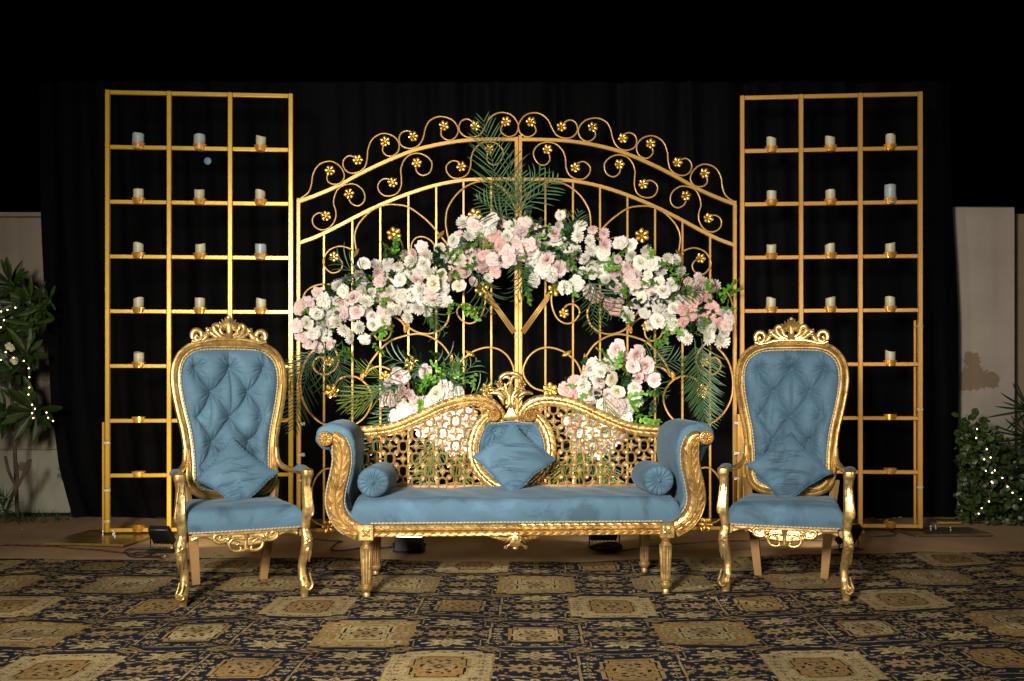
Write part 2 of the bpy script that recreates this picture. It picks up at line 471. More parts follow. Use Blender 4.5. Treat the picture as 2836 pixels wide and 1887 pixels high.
# carpet: woven pattern, one flat colour per knot, computed here
NAVY = (0.019, 0.022, 0.034); TAN = (0.33, 0.235, 0.115); CRM = (0.41, 0.335, 0.175); ORG = (0.31, 0.20, 0.075)
SAND = (0.26, 0.185, 0.085); BRN = (0.026, 0.014, 0.012); DUST = (0.20, 0.125, 0.07)
PITX, PITY = 0.3945, 0.565
def carpet_colour(X, Y):
    Yw = Y - 0.09*np.maximum(0, X-0.7) - 0.05*np.maximum(0, X-1.7)
    Xw = X - 0.110 - 0.026*(Yw-4.64)
    Yw = Yw + 0.006*np.sin(X*5.3) + 0.005*np.sin(X*11.7+1)
    J = 5.765 - Yw                       # rows run toward the camera
    out = np.zeros(X.shape + (3,)); out[:] = NAVY
    def paint(mask, c): out[mask] = c
    jr = np.round(J/PITY).astype(int); kc = np.round(Xw/PITX).astype(int)
    def cell(k, j): return Xw - k*PITX, J - j*PITY
    isb = lambda k, j: (k + j) % 2 == 0
    dia = lambda a, b_, w, h: np.abs(a)/w + np.abs(b_)/h < 1
    ell = lambda a, b_, w, h: (a/w)**2 + (b_/h)**2 < 1
    rec = lambda a, b_, w, h: (np.abs(a) < w) & (np.abs(b_) < h)
    def star8(a, b_, w, h, am=0.28, n=8, ph=0):
        r_ = np.hypot(a/w, b_/h); t = np.arctan2(b_/h, a/w)
        return r_ < (1-am) + am*np.cos(n*t+ph)
    # --- flower cells
    a, q = cell(kc, jr); fl = ~isb(kc, jr)
    A, Q = np.abs(a), np.abs(q)
    # leafy dashes that fill the navy ground everywhere
    for (cx, cy, w, h, c) in ((0.075, 0.118, 0.030, 0.009, CRM), (0.028, 0.125, 0.026, 0.007, DUST), (0.125, 0.105, 0.028, 0.010, TAN),
                              (0.165, 0.135, 0.016, 0.016, CRM), (0.0, 0.098, 0.020, 0.008, TAN), (0.150, 0.085, 0.02, 0.006, BRN),
                              (0.06, 0.278, 0.034, 0.006, CRM), (0.115, 0.272, 0.030, 0.007, TAN), (0.0, 0.275, 0.02, 0.006, DUST)):
        paint(fl & dia(A-cx, Q-cy, w, h), c)
    for (cx, cy, w, h, c) in ((0.045, 0.108, 0.018, 0.006, CRM), (0.10, 0.128, 0.022, 0.006, SAND), (0.185, 0.10, 0.012, 0.012, TAN), (0.178, 0.06, 0.014, 0.008, CRM), (0.118, 0.075, 0.012, 0.010, SAND),
                              (0.012, 0.078, 0.014, 0.007, TAN), (0.16, 0.255, 0.018, 0.007, CRM), (0.178, 0.225, 0.012, 0.010, SAND), (0.172, 0.275, 0.016, 0.006, TAN), (0.145, 0.235, 0.010, 0.008, DUST)):
        paint(fl & dia(A-cx, Q-cy, w, h), c)
    zig = np.abs(Q - (0.100 - 0.05*np.abs(((A/0.045) % 1)-0.5)))
    paint(fl & (zig < 0.0045) & (A < 0.13), BRN)
    # centre blossom with four lobes and side buds
    for s in (0.062,):
        lob = star8(A-s, q, 0.062, 0.066, 0.2, 8)
        paint(fl & star8(A-s, q, 0.068, 0.073, 0.2, 8), BRN); paint(fl & lob, TAN)
        paint(fl & dia(A-s, q, 0.022, 0.012), NAVY)
    paint(fl & dia(a, q, 0.030, 0.034), BRN); paint(fl & dia(a, q, 0.020, 0.022), NAVY); paint(fl & ell(a, q, 0.010, 0.012), CRM)
    paint(fl & dia(a, Q-0.045, 0.024, 0.022), SAND)
    bud = star8(A-0.160, q, 0.036, 0.062, 0.28, 10)
    paint(fl & bud, TAN); paint(fl & ell(A-0.160, q, 0.013, 0.015), NAVY)
    paint(fl & dia(A-0.160, Q-0.04, 0.02, 0.012), DUST)
    # --- star medallions between blossom and block, in every column
    for off in (0.192,):
        qs = Q - off
        paint(fl & (np.abs(np.abs(qs)-0.078+0.10*np.maximum(0, A-0.10)) < 0.0035) & (A < 0.15), TAN*0 if False else DUST)
        paint(fl & star8(a, qs, 0.135, 0.078, 0.22, 8), BRN)
        paint(fl & star8(a, qs, 0.122, 0.066, 0.24, 8), CRM)
        paint(fl & dia(a, qs, 0.042, 0.036), BRN); paint(fl & dia(a, qs, 0.034, 0.029), CRM); paint(fl & dia(a, qs, 0.014, 0.012), SAND)
        paint(fl & dia(A-0.075, qs, 0.02, 0.007), DUST); paint(fl & dia(a, np.abs(qs)-0.042, 0.008, 0.012), DUST)
        paint(fl & (np.abs(A-0.150) < 0.0035) & (np.abs(qs) < 0.042), SAND)
        paint(fl & (np.abs(A-0.160) < 0.003) & (np.abs(qs) < 0.034), BRN)
        paint(fl & dia(A-0.178, qs, 0.017, 0.012), TAN)
        paint(fl & dia(A-0.128, np.abs(qs)-0.045, 0.012, 0.010), CRM)
    # --- blocks
    best = np.full(X.shape, False)
    for dk in (-1, 0, 1):
        for dj in (-1, 0, 1):
            k = kc+dk; j = jr+dj
            a, q = cell(k, j); A, Q = np.abs(a), np.abs(q)
            blk = isb(k, j) & (((A < 0.222) & (Q < 0.205)) | ((A < 0.165) & (Q < 0.236)))
            if not blk.any(): continue
            jm = j % 4; km = k % 4
            orange = (jm == 0) & (km == 0) | (jm == 2) & (km == 2)
            tanb = (jm == 0) & (km == 2)
            cream = (jm == 1) & (km == 1) | (jm == 3) & (km == 3)
            navyo = (jm == 1) & (km == 3) | (jm == 3) & (km == 1)
            navyc = (jm == 2) & (km == 0)
            rowo = (jm == 0)
            tanb = tanb & rowo
            paint(blk, NAVY)
            paint(blk & orange, ORG); paint(blk & tanb, SAND); paint(blk & cream, CRM)
            nav = navyo | navyc
            fr = ((np.abs(A-0.212) < 0.0055) & (Q < 0.200)) | ((np.abs(Q-0.198) < 0.004) & (A > 0.165) & (A < 0.215)) | \
                 ((np.abs(Q-0.230) < 0.004) & (A < 0.17)) | ((np.abs(A-0.168) < 0.004) & (Q > 0.198) & (Q < 0.232))
            paint(blk & nav & fr, TAN)
            lt = orange | tanb | cream
            edge = blk & lt & (((A > 0.214) & (Q < 0.205)) | ((Q > 0.229)))
            paint(edge & (cream | orange), ORG); paint(edge & tanb, TAN)
            c1 = blk & (orange | tanb); c2 = blk & cream; c3 = blk & nav
            dots = (np.sin(A*165)*np.sin(Q*150) > 0.62); paint(c2 & dots & (A > .135), SAND); paint(c1 & dots & (A > .135), DUST); paint(c3 & dots & (A > .135) & (A < .2), BRN)
            # border motifs
            for (cx, cy, w, h) in ((0.182, 0.0, 0.020, 0.016), (0.176, 0.050, 0.026, 0.015), (0.176, 0.092, 0.026, 0.013),
                                   (0.158, 0.160, 0.032, 0.024), (0.085, 0.192, 0.026, 0.014), (0.0, 0.205, 0.03, 0.014), (0.122, 0.205, 0.018, 0.009)):
                mm = star8(A-cx, Q-cy, w*1.15, h*1.2, 0.25, 8); m2 = dia(A-cx, Q-cy, w*0.45, h*0.45)
                paint(c1 & mm, CRM); paint(c2 & mm & ~star8(A-cx, Q-cy, w*0.8, h*0.8, 0.2, 8), DUST); paint(c3 & mm, TAN if cy > 0.1 else CRM)
                paint((c1 | c3) & m2, BRN); paint(c2 & m2, BRN)
            paint(blk & (cy != -1) & dia(A-0.050, Q-0.212, 0.022, 0.009), NAVY)
            # centre panel, corners drawn in
            pan = (A < 0.128) & (Q < 0.150) & ((A < 0.105) | (Q < 0.118)) | dia(A-0.120, Q, 0.035, 0.03)
            pin = (A < 0.112) & (Q < 0.136) & ((A < 0.09) | (Q < 0.104)) | dia(A-0.104, Q, 0.03, 0.025)
            pin2 = (A < 0.104) & (Q < 0.128) & ((A < 0.083) | (Q < 0.097)) | dia(A-0.097, Q, 0.028, 0.022)
            inner_c = orange | tanb | navyc
            paint(blk & pan & inner_c, CRM); paint(blk & pan & ~inner_c, TAN)
            paint(blk & pan & navyc, ORG); paint(blk & pin, BRN)
            paint(blk & pin2 & inner_c, CRM); paint(blk & pin2 & ~inner_c, ORG)
            med = star8(a, q, 0.092, 0.112, 0.16, 6)
            paint(blk & med & (np.abs(np.hypot(a/0.092, q/0.112)-0.78) < 0.075) & (np.sin(np.arctan2(q/0.112, a/0.092)*10) > -0.45), BRN)
            paint(blk & (np.hypot(a/0.092, q/0.112) < 0.70), TAN); paint(blk & star8(a, q, 0.048, 0.060, 0.2, 8), SAND)
            paint(blk & pin2 & (np.abs(np.hypot(a/0.092, q/0.112)-1.02) < 0.05) & (np.sin(np.arctan2(q/0.112, a/0.092)*14) > 0.1), DUST)
            paint(blk & dia(A-0.035, Q-0.045, 0.014, 0.012), BRN); paint(blk & dia(a, Q-0.068, 0.014, 0.009), BRN)
            paint(blk & dia(a, q, 0.024, 0.028), BRN); paint(blk & dia(a, q, 0.013, 0.015), ORG)
            best |= blk
    # --- small diamonds at the cell corners
    kd = np.floor(Xw/PITX); jd = np.floor(J/PITY)
    a = Xw-(kd+0.5)*PITX; q = J-(jd+0.5)*PITY
    ok = ~best
    paint(ok & dia(a, q, 0.066, 0.046), TAN); paint(ok & dia(a, q, 0.052, 0.035), BRN)
    paint(ok & dia(a, q, 0.042, 0.028), SAND); paint(ok & dia(a, q, 0.022, 0.014), BRN)
    return out
def carpet():
    x0, x1, nx = -3.75, 3.75, 1250
    y0, ny = 3.55, 400
    bx = np.array([-4, -3.4, -1, 0, 0.6, 1.3, 2.27, 3.56, 4]); by = np.array([6.60, 6.60, 6.58, 6.50, 6.50, 6.63, 6.75, 6.92, 6.97])
    xs = np.linspace(x0, x1, nx+1); edge = np.interp(xs, bx, by)
    edge += 0.018*np.sin(xs*3.1) + 0.008*np.sin(xs*9.3+1)
    t = np.linspace(0, 1, ny+1)
    X = np.repeat(xs[:, None], ny+1, 1); Y = y0 + (edge[:, None]-y0)*t[None, :]
    Z = 0.020 + 0.004*np.sin(X*1.9+Y*0.7) + 0.003*np.sin(X*6.3+Y*2.2) + 0.003*np.sin(X*2.2-Y*7) + 0.0018*np.sin(X*13-Y*9+np.sin(Y*3))
    for (cx, cy, an, w, L, h) in ((0.9, 5.62, 0.25, 0.035, 0.6, 0.014), (-1.9, 5.9, -0.1, 0.05, 0.8, 0.008), (1.15, 5.35, -0.5, 0.03, 0.35, 0.010), (-0.5, 6.25, 0.05, 0.05, 1.4, 0.012), (2.2, 4.7, 0.3, 0.04, 0.9, 0.008), (-2.4, 4.5, 0.15, 0.04, 1.0, 0.008), (0.2, 4.45, -0.08, 0.05, 1.3, 0.007)):
        u = (X-cx)*math.cos(an)+(Y-cy)*math.sin(an); v = -(X-cx)*math.sin(an)+(Y-cy)*math.cos(an)
        Z += h*np.exp(-(v/w)**2-(u/L)**2)
    Z[:, -1] = -0.004; Z[:, -2] = np.minimum(Z[:, -2], 0.016)
    Xc = (X[:-1, :-1]+X[1:, 1:])/2; Yc = (Y[:-1, :-1]+Y[1:, 1:])/2
    C = carpet_colour(Xc, Yc)
    rs = np.random.RandomState(3); C = C*0.68*(0.82+0.36*rs.rand(*C.shape[:2], 1))
    me = bpy.data.meshes.new('carpet')
    nv = (nx+1)*(ny+1); nf = nx*ny
    me.vertices.add(nv); me.vertices.foreach_set('co', np.stack([X, Y, Z], -1).reshape(-1).astype(np.float32))
    i = np.arange(nx)[:, None]; j = np.arange(ny)[None, :]; b0 = i*(ny+1)+j
    F = np.stack([b0, b0+(ny+1), b0+(ny+2), b0+1], -1).reshape(-1)
    me.loops.add(nf*4); me.polygons.add(nf)
    me.polygons.foreach_set('loop_start', np.arange(nf)*4); me.polygons.foreach_set('loop_total', np.full(nf, 4))
    me.loops.foreach_set('vertex_index', F.astype(np.int32)); me.update(calc_edges=True)
    me.polygons.foreach_set('use_smooth', np.ones(nf, bool))
    at_ = me.attributes.new('knot', 'FLOAT_COLOR', 'FACE')
    at_.data.foreach_set('color', np.concatenate([C, np.ones(C.shape[:2]+(1,))], -1).reshape(-1).astype(np.float32))
    m, nt, b = mat('woven_wool')
    a = nt.nodes.new('ShaderNodeAttribute'); a.attribute_name = 'knot'
    w = noise(nt, 1.7, 7, 0.68); rr = ramp(nt, w.outputs[0], [(0.32, (0.66, 0.66, 0.68)), (0.52, (0.95, 0.94, 0.92)), (0.7, (1.22, 1.17, 1.08))])
    mx = nt.nodes.new('ShaderNodeMixRGB'); mx.blend_type = 'MULTIPLY'; mx.inputs[0].default_value = 1
    nt.links.new(a.outputs['Color'], mx.inputs[1]); nt.links.new(rr.outputs[0], mx.inputs[2]); nt.links.new(mx.outputs[0], b.inputs['Base Color'])
    b.inputs['Roughness'].default_value = 1.0; b.inputs['Specular IOR Level'].default_value = 0.03
    bump(nt, b, noise(nt, 330, 2, stretch=(1, 0.35, 1)).outputs[0], 0.4, 0.003)
    me.materials.append(m)
    return put('carpet', me)
tag(carpet(), 'patterned navy, tan and orange carpet with square medallions under the sofa and chairs', 'carpet')

# ------------------------------------------------------------------ black backdrop curtain
def curtain():
    m, nt, b = mat('black_drape')
    n = noise(nt, 6, 4, stretch=(1, 1, 0.1)); r = ramp(nt, n.outputs[0], [(0.3, (0.0005, 0.0005, 0.0007)), (0.7, (0.0020, 0.0020, 0.0026))])
    nt.links.new(r.outputs[0], b.inputs['Base Color']); b.inputs['Roughness'].default_value = 0.7
    b.inputs['Specular IOR Level'].default_value = 0.035
    H = 3.78; nx, nz = 900, 46; P = []
    rr = random.Random(5)
    ph = [(rr.uniform(7, 60), rr.uniform(0, 6.3), rr.uniform(0.3, 1)) for _ in range(16)]
    xl = lambda z: np.interp(z, [0, 0.45, 1.0, 1.7, 2.6, 3.8], [-3.80, -3.93, -4.00, -4.03, -4.07, -4.10])
    xr = lambda z: np.interp(z, [0, 0.45, 1.0, 1.7, 2.6, 3.8], [3.83, 3.87, 3.87, 3.86, 3.82, 3.80])
    for i in range(nx+1):
        u = i/nx
        for j in range(nz+1):
            z = 0.012 + (H-0.012)*j/nz
            x = xl(z) + (xr(z)-xl(z))*u
            k = 0.55 + 0.45*(z/H)
            y = 8.62 + sum(a*0.016*math.sin(f*u*4.6 + p + 0.25*math.sin(z*0.9+p)) for f, p, a in ph)*k/1.9
            y += 0.05*math.exp(-z/0.12)*math.sin(u*130)*0.3
            P.append((x + 0.01*math.sin(z*2+i*0.2), y, z + 0.012*math.sin(u*40)*(1 if j == 0 else 0)))
    mb = MB(); mb.grid(P, nx+1, nz+1)
    return mb.build('backdrop_curtain', m, auto=None)
tag(curtain(), 'tall black pleated backdrop curtain hanging behind the golden gate', 'curtain')
glimmer = MB(); glimmer.sphere((0, 0, 0), 0.032, 10, 14, 0, (1, 0.25, 1))  # glowing ball added in front of the curtain for the glimmer behind it
o = glimmer.build('glimmer', GLIMMER); o.location = at(478, 371, 8.50)
tag(o, 'small added bluish lamp glowing against the black curtain behind the left candle stand', 'glimmer')

# ------------------------------------------------------------------ garden walls
def plaster(name, base, dirt, patches, dado=None):
    m, nt, b = mat(name)
    n = noise(nt, 1.6, 6, 0.6, 'Object'); r = ramp(nt, n.outputs[0], [(0.3, tuple(c*0.80 for c in base)), (0.7, tuple(c*1.05 for c in base))])
    tc = nt.nodes.new('ShaderNodeTexCoord'); sep = nt.nodes.new('ShaderNodeSeparateXYZ'); nt.links.new(tc.outputs['Object'], sep.inputs[0])
    cur = r.outputs[0]
    n3 = noise(nt, 9, 7, 0.7)
    for (cx, cz, rad) in patches:          # flaked paint patches with ragged edges
        cmb = nt.nodes.new('ShaderNodeVectorMath'); cmb.operation = 'DISTANCE'
        c2 = nt.nodes.new('ShaderNodeCombineXYZ'); nt.links.new(sep.outputs[0], c2.inputs[0]); nt.links.new(sep.outputs[2], c2.inputs[2])
        nt.links.new(c2.outputs[0], cmb.inputs[0]); cmb.inputs[1].default_value = (cx, 0, cz)
        ad = nt.nodes.new('ShaderNodeMath'); ad.operation = 'MULTIPLY_ADD'; nt.links.new(n3.outputs[0], ad.inputs[0]); ad.inputs[1].default_value = rad*3.2
        nt.links.new(cmb.outputs['Value'], ad.inputs[2])
        lt = nt.nodes.new('ShaderNodeMath'); lt.operation = 'LESS_THAN'; nt.links.new(ad.outputs[0], lt.inputs[0]); lt.inputs[1].default_value = rad*2.55
        mx = nt.nodes.new('ShaderNodeMixRGB'); nt.links.new(lt.outputs[0], mx.inputs[0]); nt.links.new(cur, mx.inputs[1])
        mx.inputs[2].default_value = (*dirt, 1); cur = mx.outputs[0]
    nt.links.new(cur, b.inputs['Base Color']); b.inputs['Roughness'].default_value = 0.9
    bump(nt, b, noise(nt, 30, 5).outputs[0], 0.15, 0.01)
    return m
WL = plaster('left_plaster', (0.30, 0.25, 0.19), (0.12, 0.09, 0.06), [(-4.45, 1.22, 0.16), (-4.15, 1.0, 0.2), (-3.95, 1.5, 0.12)])
WLD = plaster('left_dado_paint', (0.29, 0.28, 0.22), (0.13, 0.11, 0.07), [(-3.98, 0.38, 0.10), (-3.92, 0.20, 0.09), (-4.4, 0.42, 0.04)])
WR = plaster('right_plaster', (0.31, 0.27, 0.225), (0.17, 0.125, 0.08), [(4.10, 1.22, 0.13), (4.26, 1.20, 0.07), (4.08, 1.38, 0.08)])
WR2 = plaster('right_wall_plaster', (0.24, 0.19, 0.11), (0.12, 0.09, 0.05), [])
t = thing('garden_wall', 'beige plastered garden wall with stained dado behind the frangipani plant', 'wall', (-6.0, 9.0, 0))
mb = MB(); mb.bbox((0, 0.1, 1.62), (6.6, 0.2, 2.10), 0.006); w = mb.build('upper_wall', WL, t)
w.data.transform(Matrix.Translation((-6.0, 9.0, 0))); w.location = (6.0, -9.0, 0)
mb = MB(); mb.bbox((-6.0, 9.09, 0.285), (6.6, 0.24, 0.57), 0.008); w = mb.build('dado', WLD, t); w.location = (6.0, -9.0, 0)
mb = MB(); mb.bbox((-6.0, 9.08, 2.69), (6.7, 0.28, 0.04), 0.006); w = mb.build('coping', WL, t); w.location = (6.0, -9.0, 0)
t = thing('wall_pillar', 'pale plastered wall pillar with a big flaked brown patch beside the curtain', 'pillar', (4.2, 8.9, 0))
mb = MB(); mb.bbox((4.12, 9.07, 1.37), (0.70, 0.46, 2.74), 0.01)
w = mb.build('pillar_shaft', WR, t); w.location = (-4.2, -8.9, 0)
mb = MB(); mb.bbox((3.72, 9.14, 1.36), (0.10, 0.40, 2.72), 0.01); w = mb.build('side_return', WR2, t); w.location = (-4.2, -8.9, 0)
mb = MB(); mb.bbox((6.97, 9.2, 1.36), (5.0, 0.2, 2.72), 0.006)
tag(mb.build('garden_wall', WR2), 'olive beige plastered garden wall at the right behind the spiky palm', 'wall')
# ------------------------------------------------------------------ tufted upholstery
def tuft_surface(mb, halfw, z0, z1, cx, buttons, links, yf, bulge=0.055, nx=130, nz=190, rim=0.03, seed=1):
    # halfw(z): half width; yf(z): plane of the back; cloth swells toward -y and is pulled in at the buttons
    rr = random.Random(seed)
    X = np.zeros((nx+1, nz+1)); Z = np.zeros((nx+1, nz+1))
    for j in range(nz+1):
        z = z0 + (z1-z0)*j/nz; w = halfw(z)
        for i in range(nx+1): X[i, j] = cx + w*(-1+2*i/nx); Z[i, j] = z
    ed = np.zeros_like(X)
    for j in range(nz+1):
        z = z0+(z1-z0)*j/nz; w = halfw(z)
        ed[:, j] = np.minimum(w-np.abs(X[:, j]-cx), min(z1-z, z-z0)*1.3)
    e = np.clip(ed/(rim*3), 0, 1)
    H = bulge*np.sqrt(np.clip(1-(1-e)**2, 0, 1))
    D = np.zeros_like(X)
    for (bx, bz) in buttons:
        d = np.hypot(X-bx, Z-bz); t = np.arctan2(Z-bz, X-bx)
        D += 0.040*np.exp(-(d/0.018)) + 0.028*np.exp(-(d/0.08)**2)
        ph = rr.uniform(0, 6); n_ = rr.choice((9, 11, 13))
        D += 0.0046*np.exp(-((d-0.036)/0.034)**2)*(np.sin(n_*t+ph)+0.6*np.sin((n_+4)*t+2*ph))*(d > 0.006)
    for (b1, b2, s) in links:
        (x1_, z1_), (x2_, z2_) = b1, b2
        L = math.hypot(x2_-x1_, z2_-z1_); ux, uz = (x2_-x1_)/L, (z2_-z1_)/L
        p = (X-x1_)*ux+(Z-z1_)*uz; q = -(X-x1_)*uz+(Z-z1_)*ux
        q = q + 0.006*np.sin(p/L*PI)*rr.choice((-1, 1))
        on = np.clip(np.minimum(p, L-p)/0.03+0.6, 0, 1)
        D += s*on*(0.042*np.exp(-(np.abs(q)/0.0065)) + 0.026*np.exp(-(q/0.036)**2))
        D += s*on*0.004*np.exp(-(np.abs(q-0.014)/0.004)) 
        D -= s*on*0.0035*np.exp(-((q-0.007)/0.004)**2)
    for _ in range(14):                                         # loose drag lines
        bx, bz = rr.choice(buttons); an = rr.uniform(0, 6.28); L = rr.uniform(0.05, 0.10)
        p = (X-bx)*math.cos(an)+(Z-bz)*math.sin(an); q = -(X-bx)*math.sin(an)+(Z-bz)*math.cos(an)
        D += 0.0045*np.exp(-(np.abs(q)/0.0045))*np.clip(1-p/L, 0, 1)*(p > 0)
    Lm = H+0.040; H = H - Lm*(1-np.exp(-D/Lm))*np.clip(e*1.4, 0, 1)
    P = [(X[i, j], yf(Z[i, j])-H[i, j], Z[i, j]) for i in range(nx+1) for j in range(nz+1)]
    mb.grid(P, nx+1, nz+1)
    return mb

CK = 1.0
def curl(mb, pts, r, n=8, k=5, flat=None):                      # tapering carved tendril
    q = spline(pts, k); N_ = len(q)
    if hasattr(r, '__len__'):
        rr = [np.interp(i/(N_-1), np.linspace(0, 1, len(r)), r) for i in range(N_)]
    else: rr = r
    rr = [x*CK for x in rr] if hasattr(rr, '__len__') else rr*CK
    mb.tube(q, rr, n, flat=flat)
def leaf_blade(mb, base, tip, w, lift=0.012, nu=7, nv=5, back=0.004, scal=0):
    base, tip = Vector(base), Vector(tip); d = tip-base; L = d.length
    s = Vector((d.z, 0, -d.x)).normalized(); P = []
    for i in range(nu):
        t = i/(nu-1); ww = w*math.sin(PI*min(1, t*0.85+0.12))**0.8*(1 - 0.75*t*t)
        if scal and 0 < i < nu-1: ww *= (1.0 if i % 2 else 0.78)
        for j in range(nv):
            u = -1+2*j/(nv-1)
            P.append(base + d*t + s*(ww*u) + Vector((0, -lift*math.sin(PI*min(1, t+0.15))*(1-0.75*abs(u)) - back, 0)))
    n0 = len(P)
    mb.grid(P, nu, nv)
    Q = []
    for i in range(nu):
        for j in (0, nv-1): Q.append(P[i*nv+j] + Vector((0, back*2+lift*0.5, 0)))
    mb.grid([v for i in range(nu) for v in (P[i*nv], Q[2*i])], nu, 2)
    mb.grid([v for i in range(nu) for v in (Q[2*i+1], P[i*nv+nv-1])], nu, 2)

def R1(X, Y, D):                                                # sofa measurements -> (x, z)
    return ((698.1+X*0.28622-1181.0)*D/FD, 1.2-(831.1+Y*0.28622-875.2)*D/FD)
def rope(pts, r=0.0055, closed=False, seg=0.010, name='rope_trim', parent=None):
    mb = MB(); mb.tube(resample(pts, seg*0.5, closed), r, 6, closed=closed, stripes=(2, 4))
    return mb.build(name, [ROPE1, ROPE2], parent, auto=None)

SOFA = thing('sofa', 'long carved golden sofa with blue velvet seat and rolled arms in front of the gate', 'sofa', (0.012, 5.77, 0.0), R(3.3))
DF, DB = 5.415, 6.03
YF, YB = -0.33, 0.27                                            # local front face, back face
def fr(X, Y): x, z = R1(X, Y, DF); return Vector((x, YF, z))
def bk(X, Y): x, z = R1(X, Y, DB); return Vector((x, YB, z))
def mir(v): return Vector((-v.x, v.y, v.z))

# arms: front scroll carving, rosette, upholstery
arm_path = [fr(*p) for p in ((205, 612), (238, 622), (262, 665), (276, 740), (275, 830), (255, 930), (234, 1020), (222, 1110), (232, 1190), (268, 1265), (325, 1322), (412, 1372))]
arm_c = spline(arm_path, 6)
def arm_hw(s): return 0.030 + 0.0165*min(1, s/0.10)
pad_path = [fr(*p) for p in ((172, 610), (222, 588), (268, 640), (292, 740), (292, 830), (276, 930), (256, 1020), (246, 1110), (262, 1190), (300, 1250), (350, 1290))]
def arm_pad_mesh():
    c = resample(spline(pad_path, 8), 0.014); n = len(c); L, Rr = [], []
    for i, p in enumerate(c):
        a = c[max(0, i-1)]; b_ = c[min(n-1, i+1)]; t = (b_-a).normalized(); nv = Vector((t.z, 0, -t.x))
        k = i/(n-1)
        w = 0.063 + 0.012*math.exp(-(k/0.25)**2) - 0.012*k
        L.append(p+nv*w); Rr.append(p-nv*w)
    t0 = (c[0]-c[1]).normalized(); nv = Vector((t0.z, 0, -t0.x)); cap = []
    for q in range(1, 12):
        an = PI*q/12; cap.append(c[0] + (nv*(-math.cos(an))*-1 + t0*math.sin(an)*1.0)*0.074*1.0 if False else c[0] + (-nv*(-math.cos(an)) + t0*math.sin(an))*0.074)
    # outline: along L from end to start, round the scroll, along R
    i0 = L[::-1]
    a0 = L[0]-c[0]; b0 = Rr[0]-c[0]
    # choose direction of cap so it runs from L[0] to R[0]
    arc = [c[0] + a0*math.cos(PI*q/12) + t0*(a0.length*1.05*math.sin(PI*q/12)) for q in range(1, 12)]
    out = i0 + arc + Rr
    # smooth
    for _ in range(3): out = [out[0]] + [(out[i-1]+out[i]*2+out[i+1])/4 for i in range(1, len(out)-1)] + [out[-1]]
    cen = sum(out, Vector())/len(out)
    ys = [(0.018, -0.016), (0.022, -0.006), (0.034, 0.0), (0.08, 0.0), (0.20, 0.001), (0.38, 0.001), (0.54, 0.0), (0.585, -0.004), (0.60, -0.02)]
    # inset along local normal
    m_ = len(out); nrm = []
    for i in range(m_):
        t = (out[(i+1) % m_]-out[i-1]).normalized(); nrm.append(Vector((t.z, 0, -t.x)))
    # orientation sign
    sgn = 1 if (out[m_//2]+nrm[m_//2]*0.01-c[0]).length > (out[m_//2]-c[0]).length else -1
    P = []
    for dy, off in ys:
        for i in range(m_):
            wr = 0.0025*math.sin(i*1.9)*max(0, 1-dy/0.16) if i < m_*0.75 else 0
            p = out[i] + nrm[i]*sgn*(off + wr); P.append((p.x, YF+dy, p.z))
    mb = MB(); mb.grid(P, len(ys), m_, closev=True)
    mb.f.append(tuple(range(m_))); mb.m.append(0)
    b = (len(ys)-1)*m_; mb.f.append(tuple(b+i for i in range(m_))[::-1]); mb.m.append(0)
    return mb
lau = laurel(0.050, 0.015, -1, 0.10, 1.35)
mb = MB(); band(mb, arm_c, arm_hw, lau, 33, 0.045, ds=0.003)
me = mb.mesh('arm_front', GOLD, True, 32)
mb2 = MB(); mb2.v = [(-x, y, z) for x, y, z in mb.v]; mb2.f = [f[::-1] for f in mb.f]; mb2.m = mb.m; mb2.a = mb.a
me2 = mb2.mesh('arm_front', GOLD, True, 32)
pm = arm_pad_mesh(); mp1 = pm.mesh('arm_pad', BLUE, True, 50)
pm2 = MB(); pm2.v = [(-x, y, z) for x, y, z in pm.v]; pm2.f = [f[::-1] for f in pm.f]; pm2.m = pm.m; pm2.a = pm.a
mp2 = pm2.mesh('arm_pad', BLUE, True, 50)
ros = rosette_mesh('rosette', 0.0405, GOLD, 10, 0.016)
for s, a_, p_ in ((1, me, mp1), (-1, me2, mp2)):
    arm = put('arm_pad', p_, SOFA)
    put('arm_front', a_, SOFA)
    c = fr(150, 622); put('rosette', ros, SOFA, (s*c.x, YF-0.012, c.z))
    side = []
    q = resample(arm_c, 0.02); n = len(q)
    for sd in (1, -1):
        pts = []
        for i in range(2, n-3):
            t = (q[i+1]-q[i-1]).normalized(); nv = Vector((t.z, 0, -t.x)); w = arm_hw(i*0.02)+0.005
            p = q[i]+nv*w*sd; pts.append(Vector((s*p.x, YF+0.012, p.z)))
        rope(pts, 0.0048, parent=SOFA)

# front rail with two carved rows, corner blocks and legs
zr = R1(0, 1312, DF)[1]; zb = R1(0, 1412, DF)[1]
def gad(p, h, sgn):
    def f(n, s):
        a = abs(n)
        if a > 0.78: return 0.003+h*math.sqrt(max(0, 1-((a-0.89)/0.11)**2))
        t = (n+0.78)/1.56; ph = (sgn*s/p - 0.9*t) % 1.0
        return 0.001 + h*1.1*math.sin(PI*t)**0.4*(ph**0.8 if ph < 0.86 else (1-ph)/0.14)
    return f
mb = MB()
h3 = (zr-zb)
for sg in (-1, 1):
    band(mb, [Vector((0.0, YF+0.012, zr-h3*0.27)), Vector((sg*0.785, YF+0.012, zr-h3*0.27))], h3*0.27, gad(0.048, 0.011, 1), 13, 0.05)
    band(mb, [Vector((0.0, YF+0.004, zb+h3*0.23)), Vector((sg*0.785, YF+0.004, zb+h3*0.23))], h3*0.23, gad(0.048, 0.013, -1), 13, 0.05)
mb.build('front_rail', GOLD, SOFA, auto=32)
mb = MB()
for y in (0.28,): mb.bbox((0, y, (zr+zb)/2), (1.62, 0.035, h3), 0.004)
for sx in (-1, 1): mb.bbox((sx*0.84, -0.02, (zr+zb)/2), (0.035, 0.56, h3), 0.004)
